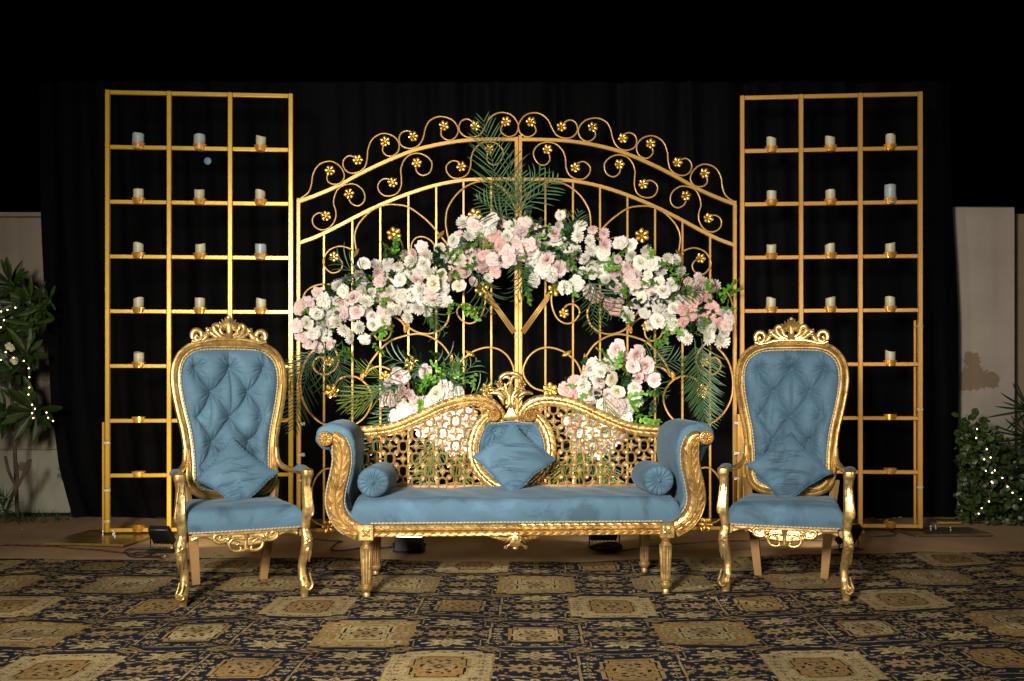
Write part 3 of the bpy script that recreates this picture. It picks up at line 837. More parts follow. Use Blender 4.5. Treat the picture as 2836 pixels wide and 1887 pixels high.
mb.build('seat_rail', BRONZE, SOFA)
bx = MB(); bx.bbox((0, 0, 0), (0.078, 0.07, 0.082), 0.006)
for k in range(4):
    an = PI/4+k*PI/2; leaf_blade(bx, (0.006*math.cos(an), -0.033, 0.006*math.sin(an)), (0.034*math.cos(an), -0.033, 0.034*math.sin(an)), 0.010, 0.006)
    an = k*PI/2; leaf_blade(bx, (0.006*math.cos(an), -0.032, 0.006*math.sin(an)), (0.024*math.cos(an), -0.032, 0.024*math.sin(an)), 0.005, 0.004)
bx.sphere((0, -0.037, 0), 0.007, 6, 10)
for q in ((0.036, 0, 0.006, 0.082), (-0.036, 0, 0.006, 0.082)): bx.bbox((q[0], -0.034, q[1]), (q[2], 0.012, q[3]), 0.001)
for q in ((0, 0.038, 0.078, 0.006), (0, -0.038, 0.078, 0.006)): bx.bbox((q[0], -0.0345, q[1]), (q[2], 0.012, q[3]), 0.001)
bm_ = bx.mesh('corner_block', GOLD, True, 30)
lg = MB()
fl = lambda h, a: (1 - 0.13*abs(math.sin(a*7))**0.7) if 0.075 < h < 0.268 else 1
lg.lathe([(0.012, 0), (0.019, 0.004), (0.021, 0.022), (0.017, 0.030), (0.027, 0.038), (0.034, 0.053), (0.033, 0.064), (0.022, 0.073), (0.0235, 0.0745), (0.0255, 0.0755)]
         + [(0.0262+0.0098*(t/12), 0.0765+0.19*t/12) for t in range(13)] + [(0.037, 0.272), (0.030, 0.282), (0.021, 0.290), (0.023, 0.302), (0.031, 0.310), (0.035, 0.318), (0.035, 0.334)], n=56, flute=fl)
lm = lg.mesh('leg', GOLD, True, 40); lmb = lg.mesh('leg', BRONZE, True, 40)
for sx in (-1, 1):
    put('corner_block', bm_, SOFA, (sx*0.822, YF+0.018, 0.375))
    put('leg', lm, SOFA, (sx*0.822, YF+0.025, 0.015))
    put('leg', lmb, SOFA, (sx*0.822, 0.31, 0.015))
rope([Vector((-0.80, YF+0.002, zr+0.006)), Vector((0.80, YF+0.002, zr+0.006))], 0.0055, parent=SOFA)

# seat cushion
mb = MB(); nx, ny = 90, 26; sec = []
zt, z0 = 0.556, 0.415
for i in range(nx+1):
    x = -0.905+1.81*i/nx; e = min(1, (0.905-abs(x))/0.05); k = math.sqrt(max(0, 1-(1-e)**2))
    row = []
    prof = [(-0.325, z0), (-0.335, z0+0.03), (-0.337, z0+0.075), (-0.333, zt-0.028), (-0.322, zt-0.010), (-0.300, zt-0.001)] + [(-0.27+0.52*t/14, zt+0.006*math.sin(PI*t/14)) for t in range(15)] + [(0.262, zt-0.01), (0.265, z0)]
    for y, z in prof:
        zz = z0+(z-z0)*(0.55+0.45*k)
        d = 0.004*math.sin(x*7+y*6)+0.003*math.sin(x*17-y*5)+0.002*math.sin(x*31+y*14) if zz > zt-0.03 else 0.0012*math.sin(x*17+zz*40)
        row.append((x, y*(0.97+0.03*k), zz+d))
    sec += row
mb.grid(sec, nx+1, len(prof)); mb.f.append(tuple(range(len(prof)))[::-1]); mb.m.append(0)
mb.f.append(tuple(nx*len(prof)+i for i in range(len(prof)))); mb.m.append(0)
mb.build('seat_cushion', BLUE, SOFA, auto=60)

# back: top rail, medallion frame, tufted medallion, rosettes
rail_l = [bk(*p) for p in ((455, 575), (560, 568), (640, 560), (720, 545), (800, 520), (900, 478), (1000, 432), (1100, 385), (1200, 348), (1300, 325), (1400, 318), (1480, 330), (1550, 362), (1598, 410), (1610, 455), (1592, 492))]
rc = spline(rail_l, 6); RL = sum((b_-a_).length for a_, b_ in zip(rc, rc[1:]))
med_l = [bk(*p) for p in ((1520, 425), (1462, 470), (1412, 540), (1380, 630), (1370, 720), (1384, 805), (1425, 885), (1490, 955), (1570, 1010), (1680, 1040))]
mc = spline(med_l, 6)
for s in (1, -1):
    T = (lambda v: v) if s == 1 else mir
    mb = MB(); band(mb, [T(p) for p in rc], (lambda q: 0.037-0.020*min(1, max(0, (q-RL+0.16)/0.16))), laurel(0.042, 0.010, -1, 0.11, 1.0), 25, 0.04, ds=0.0035); 
    mb.build('top_rail', GOLD, SOFA, auto=32)
    mb = MB(); band(mb, [T(p)+Vector((0, -0.012, 0)) for p in mc], 0.034, laurel(0.042, 0.010, 1, 0.10, 1.2), 25, 0.04, ds=0.0035)
    mb.build('medallion_frame', GOLD, SOFA, auto=32)
    c = bk(1543, 435); put('rosette', rosette_mesh('rosette', 0.040, GOLD, 12, 0.018), SOFA, (s*c.x, YB-0.028, c.z))
    q = resample(mc, 0.012); pts = []
    for i in range(8, len(q)-6):
        t = (q[i+1]-q[i-1]).normalized(); nv = Vector((t.z, 0, -t.x)); p = q[i]
        a_ = p+nv*0.038; b_ = p-nv*0.038; w = a_ if abs(a_.x) < abs(b_.x) else b_
        pts.append(T(Vector((w.x, YB-0.02, w.z))))
    rope(pts, 0.005, parent=SOFA)
zc = lambda Y: bk(0, Y).z
inner = sorted([(p.z, abs(p.x)-0.030) for p in mc if p.z < zc(500)])
zs_ = [a for a, b in inner]; ws_ = [b for a, b in inner]
hw_med = lambda z: max(0.01, float(np.interp(z, [zs_[0]-0.02]+zs_+[zc(492)], [0.05]+ws_+[0.135])))
bt = [(-0.105, zc(560)), (0.0, zc(562)), (0.112, zc(563)), (-0.055, zc(650)), (0.06, zc(650)), (-0.11, zc(740)), (0.11, zc(740)), (0, zc(740))]
lk = [((-0.105, zc(560)), (-0.055, zc(650)), 1), ((0, zc(562)), (-0.055, zc(650)), 1), ((0, zc(562)), (0.06, zc(650)), 1), ((0.112, zc(563)), (0.06, zc(650)), 1),
      ((-0.055, zc(650)), (-0.11, zc(740)), 1), ((0.06, zc(650)), (0.11, zc(740)), 1)]
mb = MB(); tuft_surface(mb, hw_med, zs_[0]+0.01, zc(488), 0, bt, lk, lambda z: YB+0.012, 0.045, 90, 90, 0.02, 3)
mb.build('medallion_pad', BLUE, SOFA, auto=None)
mb = MB(); mb.prism([(-hw_med(z), z) for z in np.linspace(zs_[0], zc(490), 12)] + [(hw_med(z), z) for z in np.linspace(zc(490), zs_[0], 12)], YB+0.064, YB+0.076)
mb.build('medallion_board', BRONZE, SOFA)
rope([Vector((x, YB-0.014, zc(492)-0.010*math.cos(x*22)*0+0.006*math.cos(x*30))) for x in np.linspace(-0.13, 0.13, 24)], 0.0045, parent=SOFA)
put('button', MB().sphere((0, 0, 0), 0.008, 6, 10, 0, (1, 0.5, 1)).mesh('button', BLUE), SOFA, (0, YB+0.022, zc(562)))
mbtn = bpy.data.meshes['button']
for (x, z) in bt[:1]+bt[2:5]: put('button', mbtn, SOFA, (x, YB+0.022, z))

# pierced lattice of rings, stars and rosettes
sx_ = 0.28622*DB/FD                                           # metres per measured unit
def ring_mesh():
    mb = MB(); pts = []
    for k in range(20):
        a = 2*PI*k/20; pts.append((math.cos(a), math.sin(a)))
    P = []
    for (cx_, cz_) in pts:                                      # rounded rectangle hole, oval outside
        hx = 0.0195*math.copysign(abs(cx_)**0.7, cx_); hz = 0.0275*math.copysign(abs(cz_)**0.75, cz_)
        ox = 0.0355*cx_*(1+0.05*abs(cz_)); oz = 0.0415*cz_
        P += [(hx, 0.008, hz), (hx, -0.004, hz), ((hx+ox)/2, -0.010, (hz+oz)/2), (ox, -0.004, oz), (ox, 0.008, oz)]
    mb.grid(P, 20, 5, closeu=True, closev=True); return mb.mesh('ring', ORNL, True, 50)
def star_mesh():
    mb = MB()
    for k in range(4):
        an = k*PI/2; L = 0.044 if k % 2 == 0 else 0.038
        leaf_blade(mb, (0.004*math.cos(an), 0, 0.004*math.sin(an)), (L*math.cos(an), 0, L*math.sin(an)), 0.0078, 0.008, 5, 3, 0.003)
        an += PI/4
        leaf_blade(mb, (0.004*math.cos(an), 0, 0.004*math.sin(an)), (0.021*math.cos(an), 0, 0.021*math.sin(an)), 0.006, 0.005, 4, 3, 0.003)
    mb.sphere((0, -0.010, 0), 0.0065, 4, 8); return mb.mesh('star', ORNL, True, 50)
def quat_mesh():
    mb = MB(); P = []
    for i, (q, h) in enumerate(((0.0, -0.010), (0.30, -0.012), (0.38, -0.005), (0.8, -0.009), (1.0, -0.003), (1.0, 0.008))):
        for k in range(16):
            a = 2*PI*k/16; r_ = 0.0178*q*(1-0.13*(q > 0.5)*abs(math.cos(2*a+PI/2))**3)
            P.append((r_*math.cos(a), h, r_*math.sin(a)))
    mb.grid(P, 6, 16, closev=True); return mb.mesh('knob_flower', ORNL, True, 50)
ORNL = gold_leaf('lattice_gilding', (0.66, 0.46, 0.21), (0.42, 0.26, 0.11), 0.36, 0.75)
rm, sm_, qm = ring_mesh(), star_mesh(), quat_mesh()
rail_x = [p.x for p in rc if p.x < bk(1560, 0).x]; rail_z = [p.z-0.030 for p in rc if p.x < bk(1560, 0).x]
medz = sorted([(p.z, abs(p.x)+0.030) for p in mc])
def inside(x, z, m=0.0):
    ax = -abs(x)
    if z < 0.556-0.01 or ax < bk(480, 0).x: return False
    if z > float(np.interp(ax, rail_x, rail_z))+0.014+m: return False
    if abs(x) < float(np.interp(z, [a for a, b in medz], [b for a, b in medz]))-0.016-m: return False
    return True
cnt = [0, 0, 0]
for row in range(-5, 9):
    for col in range(-2, 22):
        Y = 785+row*100/1.0; X = 502+col*105.3
        if X > 1640: continue
        for s in (1, -1):
            p = bk(X, Y); x = p.x*s; z = p.z
            if inside(x, z):
                if (row + col) % 2 == 0: put('ring', rm, SOFA, (x, YB+0.004, z)); cnt[0] += 1
                else: put('star', sm_, SOFA, (x, YB+0.004, z)); cnt[1] += 1
            for (dx, dy) in ((52.6, 50),):
                p = bk(X+dx, Y+dy); x = p.x*s; z = p.z
                if inside(x, z): put('knob_flower', qm, SOFA, (x, YB+0.003, z)); cnt[2] += 1
print('lattice', cnt)
mb = MB(); mb.bbox((0, YB+0.012, 0.552), (1.60, 0.03, 0.03), 0.003); mb.build('lower_back_rail', BRONZE, SOFA)

# crest over the medallion: fan shell, vase of leaves, two flowers and an arch
def cr(X, Y):                                                  # from the close-up of the crest
    xd = (1260+X/6.534)/1.20322; yd = (1000+Y/6.534)/1.20322
    return Vector(((xd-1181.5)*DB/FD+0.0, YB-0.02, 1.2-(yd-875.2)*DB/FD))
X0 = 1043; CK = 1.55
mb = MB()
for k in range(-4, 5):                                         # fan
    curl(mb, [cr(X0+k*6, 850), cr(X0+k*17, 960), cr(X0+k*36, 1080-abs(k)*6)], [0.004, 0.006, 0.008, 0.004], 6, 4)
mb.build('fan_shell', GOLD, SOFA, auto=60)
mb = MB()
for s in (-1, 1):
    S = lambda x, y: cr(X0+s*x, y)
    curl(mb, [S(95, 850), S(40, 800), S(28, 700), S(50, 600), S(110, 530), S(190, 500), S(260, 520)], [0.005, 0.009, 0.010, 0.009, 0.008, 0.006, 0.002], 8)
    curl(mb, [S(20, 830), S(70, 770), S(80, 720), S(60, 690)], [0.006, 0.008, 0.005, 0.002], 6)
    curl(mb, [S(30, 640), S(70, 560), S(90, 470), S(110, 410)], [0.006, 0.006, 0.005, 0.003], 6)
    curl(mb, [S(45, 620), S(110, 540), S(160, 480), S(180, 440)], [0.006, 0.006, 0.005, 0.003], 6)
    curl(mb, [S(60, 660), S(130, 620), S(190, 600), S(230, 630)], [0.007, 0.008, 0.006, 0.002], 6)
    leaf_blade(mb, S(70, 640), S(270, 540), 0.020, 0.016, 7, 5, 0.003, 1)
    leaf_blade(mb, S(50, 640), S(200, 430), 0.018, 0.014, 7, 5, 0.003, 1)
    curl(mb, [S(195, 380), S(185, 300), S(120, 250), S(50, 225), S(0, 235)], [0.005, 0.008, 0.009, 0.008, 0.007], 8)
    curl(mb, [S(150, 330), S(110, 300), S(60, 290), S(20, 320), S(12, 380)], [0.003, 0.006, 0.007, 0.006, 0.004], 7)
    curl(mb, [S(120, 700), S(150, 640), S(220, 590), S(320, 575), S(400, 600)], [0.003, 0.009, 0.010, 0.008, 0.003], 7)
    curl(mb, [S(130, 800), S(165, 700), S(240, 610)], [0.003, 0.008, 0.004], 7)
leaf_blade(mb, cr(X0, 640), cr(X0, 345), 0.022, 0.018, 8, 5, 0.004, 1)
leaf_blade(mb, cr(X0, 860), cr(X0, 640), 0.013, 0.014, 6, 5, 0.004)
mb.sphere(tuple(cr(X0, 215)), 0.009, 6, 8)
mb.build('leaf_crest', GOLD, SOFA, auto=60)
fm = rosette_mesh('carved_flower', 0.024, GOLD2, 6, 0.016, ring=False)
for s in (-1, 1):
    p = cr(X0+s*207, 420); put('carved_flower', fm, SOFA, (p.x, YB-0.03, p.z))
# pendant carving under the front rail
mb = MB()
def pd(X, Y):
    xd = (1400+X/3.928)/1.20322; yd = (1380+Y/3.928)/1.20322
    return Vector(((xd-1181)*DF/FD, YF+0.012, 1.2-(yd-875.2)*DF/FD))
for k in range(-3, 4): curl(mb, [pd(60+k*4, 400), pd(60+k*10, 470), pd(60+k*24, 545-abs(k)*4)], [0.004, 0.007, 0.007, 0.003], 6, 4)
for s in (-1, 1):
    for i in range(6):
        b = pd(60+s*(60+i*36), 415+abs(3-i)*0); leaf_blade(mb, pd(60+s*(40+i*30), 440-i*2), pd(60+s*(120+i*36), 500-i*15), 0.006, 0.008, 5, 3, 0.003)
    curl(mb, [pd(60+s*20, 430), pd(60+s*120, 455), pd(60+s*220, 440), pd(60+s*285, 420)], [0.006, 0.005, 0.004, 0.002], 6)
    curl(mb, [pd(60+s*30, 410), pd(60+s*70, 430), pd(60+s*60, 470), pd(60+s*35, 455)], [0.005, 0.006, 0.005, 0.003], 6)
curl(mb, [pd(60, 430), pd(60-48, 500), pd(60-100, 540)], [0.004, 0.005, 0.003], 6); curl(mb, [pd(60, 430), pd(60+48, 500), pd(60+100, 540)], [0.004, 0.005, 0.003], 6)
mb.sphere(tuple(pd(60, 556)), 0.014, 6, 10, 0, (1.4, 0.7, 0.6))
mb.build('pendant_carving', GOLD2, SOFA, auto=60)
fm2 = rosette_mesh('carved_flower', 0.0105*1.15, GOLD2, 6, 0.010, ring=False)
for s in (-1, 1):
    p = pd(60+s*108, 545); put('carved_flower', fm2, SOFA, (p.x, YF+0.004, p.z), scale=1.0)

CK = 1.0
# bolsters and square pillows lying on the seats
def bolster(label, x, rz):
    t = thing('bolster_pillow', label, 'bolster pillow', (0, 0, 0), 0, 'blue bolster pillows on the sofa')
    mb = MB(); P = []; n = 90; L, r = 0.37, 0.087
    st = [(0.004, 0.0), (0.014, 0.012), (0.034, -0.001), (0.058, -0.006), (0.074, -0.002), (0.083, 0.008), (0.087, 0.022)]
    rows = [(a, -L/2+b_, 1) for a, b_ in st] + [(r*(1+0.012*math.sin(k)), -L/2+0.022+(L-0.044)*k/10, 0) for k in range(1, 10)] + [(a, L/2-b_, 0) for a, b_ in st[::-1]]
    for (rr_, y, fl_) in rows:
        for k in range(n):
            a = 2*PI*k/n; w = 0
            if fl_ and 0.01 < rr_ < 0.084: w = 0.0075*math.cos(a*15)*min(1, rr_/0.03)*(1.25-rr_/0.087)
            P.append((rr_*math.cos(a), y+w, rr_*math.sin(a)*0.97))
    mb.grid(P, len(rows), n, closev=True)
    o = mb.build('bolster_cover', BLUE, t, auto=None)
    b = MB().sphere((0, -L/2-0.001, 0), 0.008, 6, 8, 0, (1, 0.5, 1)).build('bolster_button', BLUE, t)
    t.location = SOFA.matrix_basis @ Vector((x, -0.110, 0.556+0.086)); t.rotation_euler = (0, 0, R(3.3)+rz)
    return t
bolster('blue velvet bolster pillow with gathered end beside the left sofa arm', -0.775, R(-5))
bolster('blue velvet bolster pillow with gathered end beside the right sofa arm', 0.785, R(1))

def pillow(label, place, size, lean, roll, yaw, seed, squash=0.0):
    rr = random.Random(seed); n = 120; P = {}
    t = thing('square_pillow', label, 'pillow', place, yaw, 'square blue velvet pillows')
    fr_, bk_ = [], []
    S = np.linspace(-1, 1, n+1); U, V = np.meshgrid(S, S, indexing='ij')
    pin = 0.10
    x = U*(1-pin*(1-V**2)*np.abs(U)**2); y = V*(1-pin*(1-U**2)*np.abs(V)**2)
    a_, b_ = (x-y)/math.sqrt(2), (x+y)/math.sqrt(2)            # corner-up: a_ across, b_ up
    th = 0.52*((1-U**2)*(1-V**2))**0.42
    W = np.zeros_like(th)
    # folds gather above the bottom corner in arcs, longer drag lines run across
    d = np.hypot(a_*0.75, b_+1.30)
    for k in range(9):
        r0 = 0.30+0.085*k+rr.uniform(-0.012, 0.012); amp = (0.095 if k < 6 else 0.05)*rr.uniform(0.6, 1.2)
        ang = np.arctan2(a_, b_+1.30); c0 = rr.uniform(-0.22, 0.22); w0 = rr.uniform(0.25, 0.55)
        W += amp*np.exp(-((d-r0-0.08*ang*rr.uniform(-1, 1))/0.026)**2)*np.exp(-((ang-c0)/w0)**2)
    for k in range(9):
        cx_, cz_ = rr.uniform(-0.5, 0.5), rr.uniform(-0.5, 0.7); an = rr.uniform(-0.35, 0.35)
        p = (a_-cx_)*math.cos(an)+(b_-cz_)*math.sin(an); q = -(a_-cx_)*math.sin(an)+(b_-cz_)*math.cos(an)+0.18*p*p
        W += rr.uniform(0.04, 0.10)*np.exp(-(q/0.034)**2-(p/rr.uniform(0.25, 0.55))**2)
    edge = np.minimum(1-np.abs(U), 1-np.abs(V))
    W += 0.012*np.sin(40*(U+V))*np.exp(-(edge/0.06)**2)*0.5
    W *= np.clip(edge*6, 0, 1)
    b2 = np.where(b_ < -0.9, -0.9-0.55*(-0.9-b_), b_)           # bottom corner pressed on the seat
    b2 = b2 + 0.045*np.sin(a_*3+seed) + 0.02*np.sin(a_*7+b_*3+seed); a_ = a_ + 0.04*np.sin(b_*2.6+seed*1.3)
    mb = MB()
    for side in (1, -1):
        Yd = -side*(th*0.5*(1 if side == 1 else 0.6) + (W if side == 1 else 0))
        Pp = [(size/2*1.0*a_[i, j]*1.06, size/2*Yd[i, j]*0.92, size/2*b2[i, j]) for i in range(n+1) for j in range(n+1)]
        mb.grid(Pp, n+1, n+1)
    o = mb.build('pillow_cover', BLUE, t, auto=None)
    o.rotation_euler = (lean, roll, 0)
    per = [(0, j) for j in range(n+1)] + [(i, n) for i in range(1, n+1)] + [(n, j) for j in range(n-1, -1, -1)] + [(i, 0) for i in range(n-1, 0, -1)]
    pts = [Vector((size/2*a_[i, j]*1.06*1.01, 0.004*math.sin(k*0.7), size/2*b2[i, j]*1.01)) for k, (i, j) in enumerate(per)]
    pp = MB(); pp.tube(resample(pts, 0.006, True), 0.0042, 6, closed=True)
    q = pp.build('piping', BLUE, t, auto=None); q.rotation_euler = (lean, roll, 0)
    return t
def spot(x, y, D): return at(x, y, D)
pillow('square blue velvet pillow standing on its corner in the middle of the sofa', spot(1181, 1058, 5.83), 0.325, R(-17), R(2), R(4), 11)
# ------------------------------------------------------------------ high-backed armchairs
TILT = 0.165
YC = 0.185                                                      # back plane at z = 0.5
yb = lambda z: YC + (z-0.5)*TILT
KP = 0.000854
prof_z = [(250, 1.423), (265, 1.411), (290, 1.389), (350, 1.341), (430, 1.274), (530, 1.191), (650, 1.096), (780, .990), (900, .893), (1020, .797), (1130, .711), (1240, .624), (1330, .555), (1385, .512), (1410, .493)]
outw = [(1.421, 0.02), (1.418, 0.15), (1.405, 0.215), (1.388, 0.262), (1.341, .318), (1.274, .352), (1.191, .362), (1.096, .352), (.990, .330), (.893, .306), (.797, .292), (.711, .286), (.624, .284), (.555, .256), (.515, .20), (.497, .12), (.493, 0.02)]
def ring_outline(inset):
    pts = [Vector((w, 0, z)) for z, w in outw] 
    left = [Vector((-p.x, 0, p.z)) for p in pts[::-1]]
    full = resample(spline([Vector((p.x*0.915, p.y, p.z)) for p in pts + left], 4, True), 0.012, True)
    n = len(full); out = []
    for i, p in enumerate(full):
        t = (full[(i+1) % n]-full[i-1]).normalized(); nv = Vector((t.z, 0, -t.x))
        if (p+nv*0.01-Vector((0, 0, 0.95))).length > (p-Vector((0, 0, 0.95))).length: nv = -nv
        q = p+nv*inset; out.append(Vector((q.x, yb(q.z), q.z)))
    return out
def make_chair(label):
    C = thing('armchair', label, 'armchair', (0, 0, 0), 0, 'high-backed blue and gold armchairs')
    # --- back frame: stepped moulding swept round the ring
    cen = ring_outline(0.029); n = len(cen)
    prof = [(-0.029, 0.020), (-0.030, -0.008), (-0.024, -0.020), (-0.016, -0.023), (-0.012, -0.018), (-0.008, -0.026), (0.002, -0.033), (0.010, -0.028), (0.013, -0.019), (0.019, -0.021), (0.026, -0.014), (0.029, 0.0), (0.029, 0.020), (0.0, 0.026)]
    P = []
    for i, p in enumerate(cen):
        t = (cen[(i+1) % n]-cen[i-1]).normalized(); nv = Vector((t.z, 0, -t.x)).normalized()
        if (p+nv-Vector((0, p.y, 0.95))).length < (p-nv-Vector((0, p.y, 0.95))).length: nv = -nv
        fw = Vector((0, 1, -TILT)).normalized()
        for a, d in prof: P.append(p + nv*a*-1 + fw*d)
    mb = MB(); mb.grid(P, n, len(prof), closeu=True, closev=True); mb.build('back_frame', GOLD, C, auto=40)
    # --- tufted back
    inn = ring_outline(0.050)
    rt = sorted([(p.z, p.x) for p in inn if p.x > 0]); zz = [a for a, b in rt]; ww = [b for a, b in rt]
    hw = lambda z: max(0.004, float(np.interp(z, zz, ww)))
    rows = [(1.258, (-.197, 0, .197)), (1.116, (-.105, .105)), (.967, (-.188, 0, .188)), (.826, (-.105, .105)), (.69, (-.175, 0, .175)), (.60, (-.09, .09))]
    bt = [(x, z) for z, xs in rows for x in xs]; lk = []
    for (z1, x1), (z2, x2) in zip(rows, rows[1:]):
        for a in x1:
            for b in x2:
                if abs(a-b) < 0.16: lk.append(((a, z1), (b, z2), 1.0))
    lk += [((-.197, 1.258), (-.20, 1.34), 0.6), ((0, 1.258), (0, 1.375), 0.8), ((.197, 1.258), (.20, 1.34), 0.6),
           ((0, 1.258), (0, .967), 0.45), ((.197, 1.258), (.28, 1.262), 0.6), ((-.197, 1.258), (-.28, 1.255), 0.5), ((.188, .967), (.25, .97), 0.6), ((-.188, .967), (-.25, .965), 0.6),
           ((-.105, 1.116), (-.12, .90), 0.3), ((.105, .826), (.18, .74), 0.5)]
    mb = MB(); tuft_surface(mb, hw, zz[0]+0.001, zz[-1]-0.001, 0, bt, lk, lambda z: yb(z)+0.016, 0.080, 210, 320, 0.04, 5)
    mb.build('backrest', BLUE, C, auto=None)
    bm_ = bpy.data.meshes['button']
    for x, z in bt[:10]: put('button', bm_, C, (x, yb(z)+0.030, z), scale=0.9)
    mb = MB(); ol = ring_outline(0.03)
    mb.prism([(p.x, p.z) for p in ol[::4]], 0, 0.012); me = mb.mesh('back_panel', REARLEG)
    for v in me.vertices: v.co.y += yb(v.co.z)+0.068
    put('back_panel', me, C)
    ri = ring_outline(0.056); rope([p+Vector((0, -0.020, 0)) for p in ri], 0.0055, True, parent=C)
    # --- crest
    cx = lambda X, Y: (lambda z: Vector(((X-701)*0.00073, yb(z)-0.028, z)))(1.2-(860+Y/2.703-1053)/2757*6.10)
    global CK
    CK = 1.3; mb = MB()
    for s in (-1, 1):
        S = lambda x, y: cx(701+s*x, y)
        curl(mb, [S(283, 250), S(285, 215), S(262, 190), S(228, 195), S(212, 225), S(225, 255), S(250, 262), S(262, 240), S(246, 225)], [0.010, 0.012, 0.013, 0.012, 0.011, 0.012, 0.011, 0.009, 0.010], 9)
        for k in range(4): leaf_blade(mb, S(200-k*14, 250-k*12), S(212-k*16, 205-k*6), 0.013, 0.016, 6, 5, 0.006)
        curl(mb, [S(215, 262), S(185, 240), S(160, 200), S(130, 215), S(95, 235), S(45, 232)], [0.007, 0.012, 0.012, 0.012, 0.013, 0.012], 8)
        mb.sphere(tuple(S(160, 190)), 0.019, 7, 10, 0, (1, 0.8, 1)); mb.sphere(tuple(S(148, 175)), 0.010, 6, 8); mb.sphere(tuple(S(172, 175)), 0.010, 6, 8)
        curl(mb, [S(30, 240), S(75, 225), S(110, 190), S(118, 160), S(98, 145), S(78, 158), S(84, 175)], [0.013, 0.014, 0.013, 0.012, 0.011, 0.011, 0.012], 9)
        curl(mb, [S(25, 225), S(55, 210), S(70, 180), S(62, 150), S(40, 140)], [0.009, 0.010, 0.010, 0.009, 0.006], 8)
        for k, (ax, ay) in enumerate(((28, 92), (55, 105), (78, 125), (96, 145))):
            leaf_blade(mb, S(6+k*6, 175), S(ax, ay), 0.020, 0.020, 6, 5, 0.006)
        curl(mb, [S(290, 262), S(230, 275), S(120, 252), S(0, 248)], 0.010, 8)
    curl(mb, [cx(701, 250), cx(701, 200), cx(701, 150)], [0.024, 0.014, 0.022], 10)
    leaf_blade(mb, cx(701, 170), cx(701, 75), 0.020, 0.022, 8, 5, 0.006); mb.sphere(tuple(cx(701, 92)), 0.015, 7, 10, 0, (1, 0.7, 1))
    mb.build('crest', GOLD, C, auto=60); CK = 1.0
    # --- stiles under the back, seat, rails
    for s in (-1, 1):
        mb = MB(); mb.tube([Vector((s*0.225, 0.21, 0.36)), Vector((s*0.255, 0.235, 0.60))], 0.024, 4)
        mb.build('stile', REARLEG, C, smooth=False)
    def foot(t):                                                # trapezoid seat outline, t in 0..1 around, returns (x, y)
        pass
    fw, bw, yf_, yk = 0.300, 0.262, -0.268, 0.235
    mb = MB(); nx, ny = 40, 34; P = []
    def top(u, v):                                              # u -1..1, v 0..1 front->back
        w = fw+(bw-fw)*v; x = u*w; y = yf_ - 0.012*(1-u*u) + (yk-yf_)*v
        e = min(1-abs(u), 1.0)*w; ef = (v)*(yk-yf_); d = min(e, ef+0.0)
        k = min(1, max(0, d/0.055)); z = 0.470 + 0.034*math.sqrt(max(0, 1-(1-k)**2)) + 0.012*(1-u*u)*math.sin(PI*min(1, v*1.05))
        return x, y, z
    for i in range(nx+1):
        u = -1+2*i/nx; row = []
        x, y, z = top(u, 0)
        for h in (0.384, 0.41, 0.44): row.append((x*(1.0+0.006*math.sin((h-0.38)*40)), y-0.010*math.sin((h-0.384)/0.09*PI*0.8)-0.004, h))
        for j in range(ny+1):
            v = (j/ny)**1.35; x, y, z = top(u, v)
            row.append((x, y, z + 0.0018*math.sin(x*21+y*9)+0.0015*math.sin(y*33-x*8)))
        P += row
    nr = len(row); mb.grid(P, nx+1, nr)
    for side in (0, nx):                                        # side walls
        Q = []
        for j in range(3, nr):
            x, y, z = P[side*nr+j]; Q += [(x, y, z), (x*1.012, y, 0.43), (x, y, 0.384)]
        mb.grid(Q, nr-3, 3)
    mb.build('seat', BLUE, C, auto=70)
    pts = [Vector((fw*u, yf_-0.012*(1-u*u)-0.006, 0.384)) for u in np.linspace(-0.97, 0.97, 20)]
    rope(pts, 0.006, parent=C)
    for s in (-1, 1):
        rope([Vector((s*(fw+0.002), yf_+0.01, z)) for z in np.linspace(0.384, 0.45, 6)], 0.0055, parent=C)
        rope([Vector((s*(fw+(bw-fw)*v+0.004), yf_+(yk-yf_)*v, 0.384)) for v in np.linspace(0.06, 1, 8)], 0.005, parent=C)
    mb = MB(); nn = 50; P = []                                  # serpentine front rail
    for i in range(nn+1):
        u = -1+2*i/nn; x = u*0.275; y = yf_-0.012*(1-u*u)-0.004
        zb_ = 0.326 + 0.030*math.exp(-((abs(u)-0.80)/0.22)**2) - 0.026*math.exp(-(u/0.42)**2)
        for (dy, z) in ((0.03, zb_), (-0.004, zb_), (-0.012, zb_+0.008), (-0.010, zb_+(0.372-zb_)*0.55), (-0.004, 0.362), (-0.012, 0.368), (-0.012, 0.378), (0.03, 0.378)): P.append((x, y+dy, z))
    mb.grid(P, nn+1, 8, closev=True); mb.build('apron', GOLD, C, auto=40)
    mb = MB()
    for s in (-1, 1): mb.tube([Vector((s*0.296, yf_+0.02, 0.355)), Vector((s*0.25, 0.22, 0.355))], 0.026, 4)
    mb.tube([Vector((-0.25, 0.225, 0.355)), Vector((0.25, 0.225, 0.355))], 0.026, 4)
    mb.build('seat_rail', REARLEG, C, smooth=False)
    # apron carving
    ac = lambda X, Y: Vector(((X-803)*0.000585, yf_-0.026, 1.2-(1260+Y/3.408-1053)/2757*5.45+0.004))
    mb = MB()
